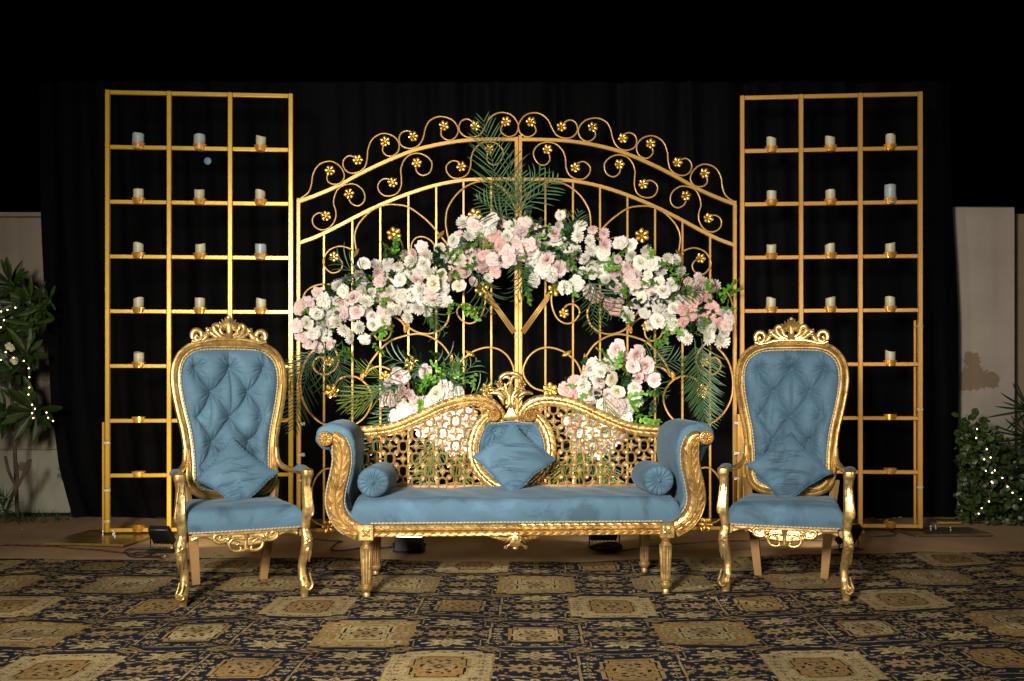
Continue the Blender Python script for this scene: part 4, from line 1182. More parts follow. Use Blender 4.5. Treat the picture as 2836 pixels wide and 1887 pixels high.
    for s in (-1, 1):
        S = lambda x, y: ac(803+s*x, y)
        curl(mb, [S(165, 770), S(185, 800), S(235, 805), S(275, 785), S(280, 750), S(250, 730), S(225, 745), S(235, 765)], [0.006, 0.009, 0.010, 0.010, 0.009, 0.008, 0.007, 0.007], 8)
        curl(mb, [S(190, 740), S(175, 765), S(195, 775)], [0.007, 0.007, 0.006], 7)
        curl(mb, [S(20, 790), S(60, 775), S(115, 780), S(150, 820), S(135, 870), S(90, 890), S(50, 885), S(45, 860)], [0.007, 0.008, 0.009, 0.009, 0.010, 0.010, 0.009, 0.007], 8)
        curl(mb, [S(115, 785), S(80, 800), S(60, 820), S(85, 835)], [0.007, 0.007, 0.006, 0.005], 7)
        mb.sphere(tuple(S(48, 862)), 0.009, 6, 8)
        for k in range(3): leaf_blade(mb, S(4+k*4, 870), S(12+k*18, 905-k*2), 0.006, 0.008, 5, 3, 0.004)
        leaf_blade(mb, S(175, 790), S(130, 745), 0.012, 0.010, 5, 5, 0.004)
    curl(mb, [ac(803, 745), ac(803, 800), ac(803, 880)], [0.018, 0.010, 0.012], 8, flat=0.6)
    mb.build('apron_carving', GOLD, C, auto=60)
    # --- legs
    zs = [0.0, .020, .038, .067, .085, .108, .167, .225, .284, .336, .371, .418, .453, .488, .547, .605, .650, .664, .692, .697]
    of = [0, 0, .002, .003, .0, -.0085, -.012, .000, .012, .010, .002, .006, .0135, .016, .013, .0105, .014, .016, .016, .014]
    wd = [.040, .042, .050, .062, .052, .044, .043, .050, .058, .054, .045, .052, .060, .061, .055, .049, .054, .062, .062, .052]
    for s in (-1, 1):
        mb = MB(); P = []; m_ = 16
        zf = np.linspace(0, 1, 70); ZZ = np.interp(zf, np.linspace(0, 1, len(zs)), zs)
        for z in ZZ:
            o_ = float(np.interp(z, zs, of)); w = float(np.interp(z, zs, wd))/2
            cx_ = s*(0.318+o_-0.0); cy = -0.262-o_*1.3 + (0.0 if z < 0.4 else 0.018*min(1, (z-0.4)/0.2))
            for k in range(m_):
                a = 2*PI*k/m_+PI/m_; ca, sa = math.cos(a), math.sin(a)
                r_ = w/ (abs(ca)**4+abs(sa)**4)**0.25
                g = 1-0.10*(abs(ca) < 0.35 and sa < 0)*(0.42 < z < 0.65)
                P.append((cx_+r_*ca*s, cy+r_*sa*g, z))
        mb.grid(P, 70, m_, closev=True); mb.f.append(tuple(range(m_))); mb.m.append(0)
        b = 69*m_; mb.f.append(tuple(b+i for i in range(m_))); mb.m.append(0)
        # knee flower, leaf and scroll foot
        for k in range(4):
            an = k*PI/2+0.5; leaf_blade(mb, (s*0.330, -0.302, 0.305), (s*0.330+0.030*math.cos(an), -0.300, 0.305+0.034*math.sin(an)), 0.011, 0.008, 5, 5, 0.004)
        mb.sphere((s*0.330, -0.310, 0.305), 0.006, 6, 8)
        leaf_blade(mb, (s*0.330, -0.296, 0.275), (s*0.322, -0.286, 0.20), 0.016, 0.010, 7, 5, 0.004)
        leaf_blade(mb, (s*0.345, -0.288, 0.27), (s*0.338, -0.280, 0.19), 0.010, 0.010, 7, 5, 0.004)
        curl(mb, [Vector((s*(0.318+a), -0.300, z)) for a, z in ((0.020, 0.135), (0.028, 0.10), (0.036, 0.07), (0.022, 0.046), (0.002, 0.048), (-0.002, 0.064), (0.010, 0.070), (0.012, 0.058))], [0.004, 0.006, 0.008, 0.009, 0.008, 0.008, 0.007, 0.006], 8)
        curl(mb, [Vector((s*(0.318+a), -0.298, z)) for a, z in ((0.0, 0.125), (0.004, 0.10), (0.012, 0.08), (0.024, 0.072))], [0.003, 0.006, 0.007, 0.004], 7)
        # long drop on the arm post
        curl(mb, [Vector((s*(0.318+a), -0.292, z)) for a, z in ((0.028, 0.60), (0.034, 0.53), (0.040, 0.475), (0.034, 0.448), (0.022, 0.455), (0.020, 0.50))], [0.003, 0.006, 0.009, 0.010, 0.008, 0.003], 8)
        for q in (-0.012, 0.010):
            curl(mb, [Vector((s*(0.328+q), -0.286, 0.655)), Vector((s*(0.330+q), -0.284, 0.60)), Vector((s*(0.331+q), -0.288, 0.52)), Vector((s*(0.330+q), -0.286, 0.44))], 0.0035, 6)
        mb.build('front_leg', GOLD, C, auto=45)
        mb = MB(); P = []
        for z, y in ((0.0, 0.285), (0.12, 0.262), (0.24, 0.243), (0.36, 0.232)):
            w = 0.021+0.008*z/0.36; x = s*(0.190+0.03*z/0.36)
            P += [(x-w, y-w, z), (x+w, y-w, z), (x+w, y+w, z), (x-w, y+w, z)]
        mb.grid(P, 4, 4, closev=True); mb.f += [(3, 2, 1, 0), (12, 13, 14, 15)]; mb.m += [0, 0]
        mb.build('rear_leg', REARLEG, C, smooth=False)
        # armrest
        mb = MB()
        path = spline([Vector(p) for p in ((s*0.332, -0.262, 0.675), (s*0.340, -0.20, 0.684), (s*0.340, -0.08, 0.672), (s*0.325, 0.06, 0.664), (s*0.288, 0.16, 0.676), (s*0.262, 0.200, 0.715), (s*0.258, 0.222, 0.79))], 6)
        rr_ = [float(np.interp(i/(len(path)-1), [0, 0.1, 0.3, 0.7, 1], [0.026, 0.026, 0.023, 0.019, 0.013])) for i in range(len(path))]
        mb.tube(path, rr_, 12, flat=0.8)
        arm = mb.build('armrest', GOLD, C, auto=50)
        mb = MB(); P = []
        for i in range(15):
            t = i/14; y = -0.20+0.21*t; k = math.sqrt(max(0, 1-(2*t-1)**2))
            for j in range(13):
                a = PI*j/12; P.append((s*(0.340-0.02*max(0, t-0.4))+0.033*k*math.cos(a), y, 0.680-0.006*t+0.030*k*math.sin(a)**0.8))
        mb.grid(P, 15, 13); mb.build('arm_pad', BLUE, arm, auto=None)
    return C
CH = make_chair('blue velvet armchair at the left, turned toward the sofa, slouching pillow on its seat')
CH.location = (-1.533, 5.56, 0.016); CH.rotation_euler = (0, 0, R(24))
CR = copy_tree(CH); CR.location = (1.580, 5.70, 0.016); CR.rotation_euler = (0, 0, R(-19))
tag(CR, 'blue velvet armchair at the right, in front of the right candle stand')
def in_chair(c, x, y, z): return c.matrix_basis @ Vector((x, y, z))
bpy.context.view_layer.update()
pillow('square blue velvet pillow slumped against the left armchair back', in_chair(CH, 0.005, 0.078, 0.648), 0.305, R(-20), R(-3), R(24), 21)
pillow('square blue velvet pillow propped against the right armchair back', in_chair(CR, -0.005, 0.068, 0.668), 0.318, R(-20), R(3), R(-19), 31)
# ------------------------------------------------------------------ golden gate
GY = 7.90
GATE = thing('gate', 'wide golden arched gate with scrolls and metal flowers behind the sofa', 'gate', (0.0502, GY, 0.0), R(2.0))
GS = GY/FD
def gp(xd, yd, y=0.0): return Vector(((xd-1193.0)*GS, y, 1.2-(yd-875.2)*GS))
A5 = lambda X, Y: (664.9+X*.27561, 232.7+Y*.27561)
A7 = lambda X, Y: (648.3+X*.23322, 465.4+Y*.23322)
B8 = lambda X, Y: (648.3+X*.22256, 648.3+Y*.22256)
C1 = lambda X, Y: (831.1+X*.1763, 797.9+Y*.1763)
def L(fn, pts): return [gp(*fn(*p)) for p in pts]
def mx(pts, s): return [Vector((p.x*s*-1, p.y, p.z)) for p in pts] if s < 0 else pts
bar_prof = None
def square_bar(pts, w, d, name, matl=PAINT, parent=GATE, chamfer=0.15):
    mb = MB(); pts = [Vector(p) for p in pts]; n = len(pts); P = []
    pf = [(-1, -1+chamfer), (-1+chamfer, -1), (1-chamfer, -1), (1, -1+chamfer), (1, 1), (-1, 1)]
    for i, p in enumerate(pts):
        t = (pts[min(n-1, i+1)]-pts[max(0, i-1)]).normalized(); nv = Vector((t.z, 0, -t.x))
        for a, b in pf: P.append(p + nv*a*w/2 + Vector((0, b*d/2, 0)))
    mb.grid(P, n, 6, closev=True); mb.f += [tuple(range(6)), tuple((n-1)*6+i for i in range(6))[::-1]]; mb.m += [0, 0]
    return mb.build(name, matl, parent, auto=30)
top_arch = L(A5, [(95, 853), (250, 795), (420, 720), (600, 620), (760, 540), (920, 470), (1070, 415), (1250, 370), (1450, 338), (1650, 325), (1903, 324)])
low_arch = L(A5, [(100, 1197), (250, 1140), (400, 1065), (560, 980), (720, 900), (880, 830), (1050, 765), (1250, 705), (1450, 668), (1650, 657), (1903, 657)])
zbeam = gp(0, 1222).z
scrolls = [
 (0.0075, L(A5, [(82, 832), (120, 825), (180, 775), (205, 700), (212, 640), (245, 570), (300, 530), (370, 522), (430, 555), (465, 605), (472, 655), (440, 700), (385, 710), (340, 690), (330, 650), (345, 612)])),
 (0.0075, L(A5, [(582, 510), (555, 485), (510, 473), (470, 505), (463, 555), (490, 600), (540, 618), (600, 602), (645, 560), (662, 490), (668, 420), (700, 340), (760, 295), (820, 287), (880, 310), (920, 355), (925, 410), (900, 455), (850, 475), (810, 460), (788, 425), (800, 375)])),
 (0.0075, L(A5, [(1040, 305), (1028, 275), (985, 262), (940, 285), (925, 335), (945, 385), (1000, 408), (1060, 400), (1105, 360), (1130, 300), (1143, 240), (1175, 180), (1230, 148), (1290, 143), (1360, 165), (1405, 215), (1415, 265), (1390, 315), (1345, 338), (1300, 325), (1272, 290), (1278, 245)])),
 (0.0075, L(A5, [(1550, 210), (1530, 180), (1490, 160), (1445, 175), (1422, 220), (1432, 270), (1480, 308), (1540, 310), (1600, 285), (1640, 220), (1670, 160), (1725, 115), (1790, 103), (1860, 125), (1905, 180), (1916, 225), (1895, 280), (1840, 305), (1790, 285), (1768, 250), (1785, 205)])),
 (0.0075, L(A5, [(318, 970), (300, 953), (255, 950), (215, 985), (215, 1040), (260, 1083), (320, 1085), (370, 1050), (403, 985), (400, 920), (385, 870), (395, 800), (430, 740), (490, 712), (560, 710), (620, 750), (643, 805), (630, 860), (585, 888), (535, 870), (510, 830), (512, 795)])),
 (0.0075, L(A5, [(868, 690), (850, 668), (800, 662), (755, 700), (755, 755), (795, 798), (860, 803), (915, 775), (943, 715), (943, 640), (940, 580), (965, 510), (1010, 465), (1075, 448), (1140, 465), (1190, 510), (1197, 560), (1175, 610), (1120, 632), (1075, 605), (1063, 565), (1070, 535)])),
 (0.0075, L(A5, [(1438, 550), (1420, 520), (1370, 508), (1320, 545), (1320, 600), (1365, 648), (1430, 653), (1490, 620), (1518, 555), (1522, 490), (1545, 420), (1600, 365), (1670, 347), (1740, 365), (1785, 415), (1785, 475), (1745, 530), (1695, 538), (1655, 500), (1660, 440)])),
 (0.0090, L(A5, [(572, 1255), (558, 1150), (575, 1070), (620, 1000), (700, 925), (800, 880), (900, 876), (1000, 895), (1100, 960), (1180, 1030), (1250, 1110), (1290, 1160), (1330, 1210)])),
 (0.0080, L(A5, [(540, 1255), (490, 1232), (430, 1224), (350, 1255), (302, 1330), (310, 1390), (365, 1443), (430, 1430), (458, 1380), (440, 1335), (400, 1318)])),
 (0.0080, L(A5, [(890, 1130), (930, 1160), (953, 1220), (945, 1290), (915, 1340)])),
 (0.0080, L(A5, [(1025, 1260), (1030, 1200), (1060, 1155), (1110, 1140), (1170, 1160), (1215, 1205), (1230, 1260)])),
 (0.0090, L(A5, [(1345, 1200), (1318, 1080), (1312, 1000), (1330, 900), (1400, 790), (1500, 710), (1600, 678), (1700, 690), (1800, 750), (1860, 830), (1890, 920)])),
 (0.0095, L(A7, [(1120, 1040), (1205, 1160), (1260, 1240), (1350, 1290), (1450, 1303), (1550, 1275), (1630, 1200), (1655, 1100), (1630, 1020), (1560, 940)])),
 (0.0095, L(A7, [(1100, 1130), (1160, 1160), (1205, 1205), (1235, 1265)])),
 (0.0095, L(B8, [(870, 960), (920, 850), (1000, 740), (1100, 640), (1195, 590)]) + L(A7, [(1320, 1305), (1450, 1325), (1570, 1395), (1640, 1480)]) + L(C1, [(1178, 160), (1198, 240), (1210, 330), (1195, 420), (1150, 520), (1090, 600)])),
 (0.0085, L(A7, [(890, 1200), (910, 1270), (930, 1330), (1000, 1370), (1060, 1345), (1085, 1290), (1070, 1240)])),
 (0.0085, L(A7, [(1985, 860), (2010, 950), (1995, 1060), (1950, 1150), (1870, 1200), (1790, 1180), (1735, 1110), (1740, 1050), (1790, 1010), (1850, 1015), (1885, 1050)])),
 (0.0085, L(A7, [(200, 1060), (220, 970), (260, 890), (330, 840), (420, 820), (500, 825), (570, 860)])),
 (0.0095, L(B8, [(500, 640), (560, 700), (595, 780), (595, 850), (550, 920), (480, 960), (410, 955), (350, 900), (345, 840), (385, 790), (430, 785), (475, 810)])),
 (0.0095, L(B8, [(380, 680), (305, 760), (250, 860), (220, 980), (215, 1100), (235, 1220), (290, 1330), (350, 1400), (430, 1460), (520, 1480)])),
 (0.0090, L(B8, [(565, 1080), (580, 1045), (620, 1000), (700, 978), (780, 988), (850, 1030), (905, 1090), (940, 1180), (930, 1280), (880, 1380), (815, 1445), (740, 1490)])),
 (0.0090, L(B8, [(868, 985), (930, 905), (1010, 880), (1100, 900), (1165, 940), (1230, 1000)])),
 (0.0095, L(C1, [(1215, 600), (1212, 450), (1235, 330), (1290, 210), (1360, 140), (1430, 90), (1490, 55), (1600, 20), (1700, 15), (1810, 45), (1910, 125), (1970, 230), (1992, 320), (1960, 430), (1850, 540), (1700, 585)])),
 (0.0085, [gp(722, 1160), gp(725, 1110), gp(750, 1079), gp(780, 1083), gp(810, 1110), gp(830, 1150)]),
 (0.0085, [gp(719, 1190), gp(735, 1202), gp(760, 1208), gp(800, 1205), gp(850, 1170)]),
]
small_fl = [A5(356, 600), A5(585, 510), A5(810, 355), A5(1043, 312), A5(1297, 222), A5(1557, 220), A5(1813, 182), A5(325, 975), A5(514, 790), A5(873, 695), A5(1073, 530), A5(1442, 560), A5(1675, 412), A5(390, 1312), A7(1888, 1098), A7(1070, 1225), B8(515, 830), B8(1080, 975)]
big_fl = [A5(885, 1125), A5(1555, 965), A7(1975, 862), B8(535, 1130), C1(665, 220), C1(1640, 565), (762, 1208)]
leaves = [(A5(570, 1280), 125), (A5(1272, 1125), 130), (A7(1232, 1245), 100), (B8(845, 975), 100), (C1(1178, 160), 100), (C1(1420, 92), 30)]
def gate_flower(r, name):
    mb = MB()
    for k in range(6):
        a0 = k*PI/3+0.25; P = []
        for i in range(6):
            q = 0.18+0.82*i/5; w = 0.50*(1-max(0, (q-0.72)/0.28)**2.2*0.62)*(0.75+0.25*q)
            for j in range(5):
                u = -1+j/2; a = a0+u*w
                h = 0.16*q + 0.10*math.sin(PI*q) - 0.16*abs(u)**2*q + (0.06 if (i == 5 and j == 2) else 0)
                P.append((r*q*math.cos(a), -r*h-0.004, r*q*math.sin(a)))
        mb.grid(P, 6, 5)
        mb.grid([(x, y+0.004+0.10*r, z) for x, y, z in P], 6, 5)
    mb.lathe([(r*0.26, 0), (r*0.27, r*0.2), (r*0.20, r*0.26), (r*0.16, r*0.2), (r*0.12, r*0.2), (r*0.10, r*0.32), (r*0.03, r*0.36)], n=14, axis=(0, -1, 0))
    return mb.mesh(name, ORN, True, 50)
fs, fb = gate_flower(0.040, 'metal_flower'), gate_flower(0.058, 'metal_flower')
def gate_leaf():
    mb = MB(); P = []
    for i in range(15):
        t = i/14; w = 0.020*math.sin(PI*min(1, t*0.9+0.06))**0.8*(1 if i % 2 else 0.78)*(1-0.25*t)
        for j in range(7):
            u = -1+j/3; P.append((w*u, -0.006-0.006*(1-abs(u))-0.003*(i % 2), (t-0.5)*0.085))
    mb.grid(P, 15, 7); mb.grid([(x, 0.004, z) for x, y, z in P], 15, 7)
    return mb.mesh('metal_leaf', ORN, True, 50)
lfm = gate_leaf()
for s in (1, -1):
    M = lambda pts, s=s: pts if s == 1 else [Vector((-p.x, p.y, p.z)) for p in pts]
    square_bar(M(spline(top_arch, 5)), 0.028, 0.028, 'arch_rail')
    square_bar(M(spline(low_arch, 5)), 0.028, 0.028, 'arch_rail')
    x0 = gp(690.8, 0).x*s; ztop = gp(0, 462).z
    square_bar([Vector((x0, 0.0003, 0.012)), Vector((x0, 0.0003, ztop))], 0.029, 0.029, 'gate_post')
    xc = -0.0155*s
    square_bar([Vector((xc, 0.0003, 0.012)), Vector((xc, 0.0003, gp(0, 318 if s == 1 else 314).z+0.005))], 0.0285, 0.029, 'gate_post')
    square_bar([Vector((x0+0.0146*s, 0, zbeam+0.014)), Vector((xc-0.0144*s, 0, zbeam+0.014))], 0.028, 0.028, 'bottom_rail')
    la = spline(low_arch, 5); lx = [p.x for p in la]; lz = [p.z for p in la]
    for xd in (748.4, 812.9, 876.6, 940.8, 1004.4, 1067.0, 1130.7):
        x = gp(xd, 0).x; zt_ = float(np.interp(x, lx, lz))-0.012
        square_bar([Vector((x*s, 0.001, zbeam+0.027)), Vector((x*s, 0.001, zt_))], 0.0155, 0.0155, 'gate_bar')
    for r_, pts in scrolls:
        mb = MB(); mb.tube(resample(spline([p+Vector((0, -0.018, 0)) for p in M(pts)], 5), 0.014), r_*0.86, 8)
        mb.build('scroll', PAINT, GATE, auto=None)
    a0, a1 = gp(*A7(2000, 880)), gp(*A7(2296, 1290))
    dv = (a1-a0).normalized(); nv = Vector((dv.z, 0, -dv.x))
    for q in (-0.016, 0, 0.016):
        mb = MB(); mb.tube(M([a0+nv*q*0.8+Vector((0, -0.022, 0)), a1+nv*q+Vector((0, -0.022, 0))]), 0.0068, 8); mb.build('brace_rod', PAINT, GATE, auto=None)
    for p in small_fl:
        q = M([gp(*p)])[0]; put('metal_flower', fs, GATE, (q.x, -0.034, q.z), (0, rnd.uniform(0, 1), 0), 1.0)
    for p in big_fl:
        q = M([gp(*p)])[0]; put('metal_flower', fb, GATE, (q.x, -0.040, q.z), (0, rnd.uniform(0, 1), 0), 1.0)
    for p, an in leaves:
        q = M([gp(*p)])[0]; a = R(90-an); put('metal_leaf', lfm, GATE, (q.x, -0.030, q.z), (0, (-a if s == 1 else a)*-1*-1, 0))
# sticky tape round the centre posts
def tape(parent, p, w, h, d=0.036, yaw=0):
    mb = MB(); rr = random.Random(int(p[0]*1000)); P = []
    for i in range(7):
        z = -h/2+h*i/6
        for k in range(12):
            a = 2*PI*k/12; ca, sa = math.cos(a), math.sin(a); r_ = 1/(abs(ca)**4+abs(sa)**4)**0.25
            P.append((p[0]+(w/2+rr.uniform(0, 0.003))*ca*r_, p[1]+(d/2+rr.uniform(0, 0.003))*sa*r_, p[2]+z+rr.uniform(-0.002, 0.002)))
    mb.grid(P, 7, 12, closev=True); return mb.build('tape', TAPE, parent, smooth=False)
for yd in (666, 775): tape(GATE, (0, 0, gp(0, yd).z), 0.064, 0.014)

# ------------------------------------------------------------------ candle stands
def stand(name, label, loc, yaw, H, W, paint, zbot):
    t = thing(name, label, 'candle stand', loc, yaw, 'golden grid candle stands')
    w = 0.033; rows = 8; dz = (H-zbot-w)/rows; dx = (W-w)/3
    def post(x, z0, z1, y=0, ww=w, nm='upright'):
        mb = MB(); mb.bbox((x, y, (z0+z1)/2), (ww, w, z1-z0), 0.003)
        return mb.build(nm, paint, t, auto=None, smooth=False)
    for c in range(4): post(c*dx, zbot, H)
    for r in range(rows+1):
        for c in range(3):
            z = H-w/2-r*dz; mb = MB()
            mb.bbox((c*dx+dx/2, 0.002, z), (dx-w-0.002, w-0.004, w-0.003), 0.003); mb.build('crossbar', paint, t, auto=None, smooth=False)
    return t, dx, dz, post
SL, dxl, dzl, postl = stand('candle_stand', 'golden square-grid candle stand at the left, behind the left armchair', (-3.092, 7.615, 0), R(4.2), 3.418, 1.415, PAINTL, 0.035)
SR, dxr, dzr, postr = stand('candle_stand', 'golden square-grid candle stand at the right, behind the right armchair', (1.826, 7.90, 0), R(-4.6), 3.455, 1.405, PAINTR, 0.04)
mb = MB(); mb.bbox((-0.022, -0.034, 0.46), (0.014, 0.020, 0.84), 0.002); mb.build('splint', PAINTL, SL)
for z in (0.12, 0.36, 0.72): tape(SL, (-0.003, -0.008, z+0.0), 0.046, 0.022, 0.052)
mb = MB(); mb.bbox((1.372-0.024, 0.05, 0.86), (0.018, 0.02, 1.62), 0.002); mb.build('splint', PAINTR, SR)
for z in (0.36, 0.97, 1.62): tape(SR, (1.372, 0.0, z), 0.040, 0.020, 0.04)
def plate(label, x, y, sx, sy, rz, m, z=0.006):
    t = thing('base_board', label, 'board', (x, y, z), R(rz))
    mb = MB(); mb.bbox((0, 0, 0.009), (sx, sy, 0.018), 0.002); mb.build('board', m, t)
    b = MB()
    for bx, by in ((-0.06, 0.06), (0.07, 0.0), (0.0, 0.1)):
        b = MB(); b.lathe([(0.006, 0.018), (0.007, 0.03), (0.004, 0.034), (0.001, 0.05)], (bx, by, 0), 8); b.build('bolt', STEEL, t)
    return t
plate('dull gold base board under the foot of the left candle stand', -3.05, 7.48, 0.62, 0.62, -8, PLY)
plate('dark wooden base board under the foot of the right candle stand', 3.36, 7.78, 0.62, 0.34, 4, PLYD)
pm_ = MB(); pm_.bbox((0, 0, 0.008), (0.85, 0.10, 0.016), 0.002); o = pm_.build('wooden_plank', PLYD); o.location = (3.98, 8.36, 0.008); o.rotation_euler = (0, 0, R(-3))
tag(o, 'low brown wooden plank lying on the matting by the curtain at right', 'plank')
pm_ = MB(); pm_.bbox((0, 0, 0.008), (0.20, 0.03, 0.016), 0.003); o = pm_.build('gold_strip', PAINTR); o.location = (3.62, 8.24, 0.012); o.rotation_euler = (0, 0, R(2))
tag(o, 'short gold painted strip lying in front of the plank at right', 'strip')

bowl_m = MB().lathe([(0.026, 0.0), (0.036, 0.002), (0.043, 0.016), (0.0475, 0.034), (0.0515, 0.043), (0.0525, 0.046), (0.050, 0.047), (0.0455, 0.040), (0.040, 0.018), (0.025, 0.008), (0.004, 0.007)], n=28).mesh('candle_dish', BOWL, True, 40)
def candle_mesh(r, h, seed, m):
    rr = random.Random(seed); n = 32; P = []; ph = rr.uniform(0, 6.3); amp = rr.uniform(0.001, 0.008)
    def zt_(a, q): return h + amp*math.cos(a-ph)*(0.3+0.7*q) + 0.003*math.cos(2*a+ph) - (0.020*(1-q**2) if q < 1 else 0)
    rows = [('s', 0.0), ('s', 0.25), ('s', 0.5), ('s', 0.75), ('s', 0.97), ('t', 1.0), ('t', 0.93), ('t', 0.80), ('t', 0.5), ('t', 0.15)]
    for kind, q in rows:
        for k in range(n):
            a = 2*PI*k/n
            if kind == 's': rad = r*(1+0.012*math.sin(3*a+q*4+ph)); z = zt_(a, 1.0)*q
            else: rad = r*q*0.985; z = zt_(a, q)
            P.append((rad*math.cos(a), rad*math.sin(a), z))
    mb = MB(); mb.grid(P, len(rows), n, closev=True); b = (len(rows)-1)*n
    mb.f += [tuple(b+i for i in range(n)), tuple(range(n))[::-1]]; mb.m += [0, 0]
    return mb.mesh('candle_body', m, True, 55)
wick_m = MB().tube([(0, 0, 0), (0.001, 0, 0.010), (0.003, 0, 0.018)], [0.004, 0.006, 0.002], 6).mesh('wick', WICK)
CB = [candle_mesh(0.038, 0.108, i, CANDLE) for i in range(5)] + [candle_mesh(0.043, 0.108, 11, CANDLEB), candle_mesh(0.044, 0.140, 12, CANDLEB)]
rown = ['top', 'second', 'third', 'fourth', 'fifth', 'sixth', 'seventh', 'bottom']; coln = ['left', 'middle', 'right']
def dress(st, side, dx, dz, H, offs, tall, cols_low, big):
    for r in range(8):
        for c in range(3):
            if r >= 4 and c != cols_low: continue
            z = H-0.033-(r+1)*dz + 0.0
            x = c*dx+dx/2+offs.get((r, c), 0.0)
            P = st.matrix_basis @ Vector((x, 0.0, z+0.0005))
            where = f'{rown[r]} row, {coln[c]} column, {side} golden stand'
            empty = r > 4
            d = put('candle_dish', bowl_m, None, P, (0, 0, rnd.uniform(0, 6)))
            tag(d, ('empty gold dish in ' if empty else 'gold dish under a candle in ')+where, 'dish', 'gold candle dishes')
            if empty: continue
            bi = big.get((r, c)); me = CB[bi] if bi is not None else CB[rnd.randrange(5)]
            desc = {5: 'wide cool grey', 6: 'tall wide cool grey'}.get(bi, 'cream')
            t = thing('candle', f'{desc} pillar candle in {where}', 'candle', P+Vector((rnd.uniform(-.004, .004), 0, 0.010)), rnd.uniform(0, 6), 'flameless pillar candles')
            put('candle_body', me, t); h = max(v.co.z for v in me.vertices)
            put('wick', wick_m, t, (0, 0, h-0.036))
dress(SL, 'left', dxl, dzl, 3.418, {}, None, 0, {(0, 0): 5, (0, 1): 5, (2, 2): 5})
dress(SR, 'right', dxr, dzr, 3.455, {}, None, 2, {(1, 2): 6})
# props between gate and stands
for (x, y, z0, z1, w, lab) in ((-1.652, 7.74, 0.012, 0.92, 0.022, 'thin gold splint taped beside the left gate post'), (1.800, 7.90, 0.012, 0.93, 0.024, 'thin gold splint taped beside the right gate post')):
    t = thing('support_splint', lab, 'splint', (x, y, 0))
    mb = MB(); mb.bbox((0, 0, (z0+z1)/2), (w, 0.02, z1-z0), 0.002); mb.build('splint_bar', PAINT, t)
    for z in (0.42, 0.62, 0.86): tape(t, (-0.012 if x > 0 else 0.012, 0, z), 0.055, 0.022)
t = thing('support_splint', 'second gold splint with clear tape between right gate post and candle stand', 'splint', (1.84, 7.84, 0))
mb = MB(); mb.bbox((0, 0, 0.36), (0.022, 0.02, 0.70), 0.002); mb.build('splint_bar', PAINT, t); tape(t, (0, 0, 0.64), 0.05, 0.05)
# ------------------------------------------------------------------ blooms (each about 1 unit in radius; faces -y)
def petal_patch(mb, az, tilt, r0, r1, w, cup, nl=4, nw=5, lift=0.0, ruffle=0.0, curl_=0.0, ph=0.0):
    # petal growing outward in direction az, opening angle tilt from the axis (0 = closed, pi/2 = flat)
    P = []; att = []
    ca, sa = math.cos(az), math.sin(az)
    for i in range(nl):
        t = i/(nl-1)
        th = tilt + curl_*t*t
        rad = r0 + (r1-r0)*t*math.sin(th); dep = lift + (r1-r0)*t*math.cos(th)
        ww = w*(0.35+0.65*math.sin(PI*min(0.62, t*0.62+0.08)))
        for j in range(nw):
            u = -1+2*j/(nw-1)
            edge = 1-0.14*u*u*(t > 0.9)
            x = (rad*edge); y = ww*u; z = dep*edge + cup*u*u*math.cos(th)*0.6
            x -= cup*u*u*0.5*math.sin(th)*-1*0.3
            if ruffle: z += ruffle*t*math.sin(u*5.5+ph+i); x += ruffle*0.6*t*math.cos(u*7+ph)
            P.append((x*ca-y*sa, -z, x*sa+y*ca)); att.append(min(1, max(0.01, (0.25+0.75*t)*min(1, 0.35+r1))))
    mb.grid(P, nl, nw, att=att)
def rose(seed, open_=1.0, mats=None, name='rose'):
    rr = random.Random(seed); mb = MB(); n = 24
    for i in range(n):
        q = i/(n-1); az = i*2.39996+rr.uniform(-.15, .15)
        tilt = (-0.10+1.40*q**0.95*open_)
        petal_patch(mb, az, tilt, 0.02+0.10*q, 0.46+0.66*q, 0.24+0.40*q, 0.26*(1-q*0.5), 4, 5, 0.12*(1-q), 0.02+0.03*q, 0.5*q*q+rr.uniform(-.1, .15), rr.uniform(0, 6))
    mb.sphere((0, -0.46, 0), 0.19, 6, 9, 0, (1, 1.2, 1)); mb.a[-63:] = [0.30]*63
    return mb.mesh(name, mats, True)
def ruffled(seed, mats, name='carnation', n=62):
    rr = random.Random(seed); mb = MB()
    for i in range(n):
        q = (i+0.5)/n; az = i*2.39996; tilt = 0.05+1.5*q**0.75
        petal_patch(mb, az, tilt, 0.02, rr.uniform(0.80, 1.12)*(0.62+0.40*q), rr.uniform(0.20, 0.32), 0.03, 4, 6, 0.16*(1-q), 0.10, rr.uniform(0.2, 0.9)*(1-q)+rr.uniform(-0.2, 0.3), rr.uniform(0, 6))
    mb.sphere((0, -0.40, 0), 0.30, 6, 9, 0, (1, 1.0, 1)); mb.a[-63:] = [0.5]*63
    return mb.mesh(name, mats, True)
def mum(seed, mats, name='chrysanthemum'):
    rr = random.Random(seed); mb = MB()
    for ring, (cnt, tilt, r1) in enumerate(((15, 1.42, 1.0), (14, 1.15, 0.90), (12, 0.85, 0.72), (9, 0.5, 0.52), (6, 0.2, 0.40))):
        for k in range(cnt):
            az = 2*PI*k/cnt+ring*0.21+rr.uniform(-.06, .06)
            petal_patch(mb, az, tilt+rr.uniform(-.08, .08), 0.04, r1*rr.uniform(0.9, 1.05), 0.12+0.02*ring*0, 0.10, 4, 4, 0.06*ring*0.6, 0.012, -0.25, rr.uniform(0, 6))
    return mb.mesh(name, mats, True)
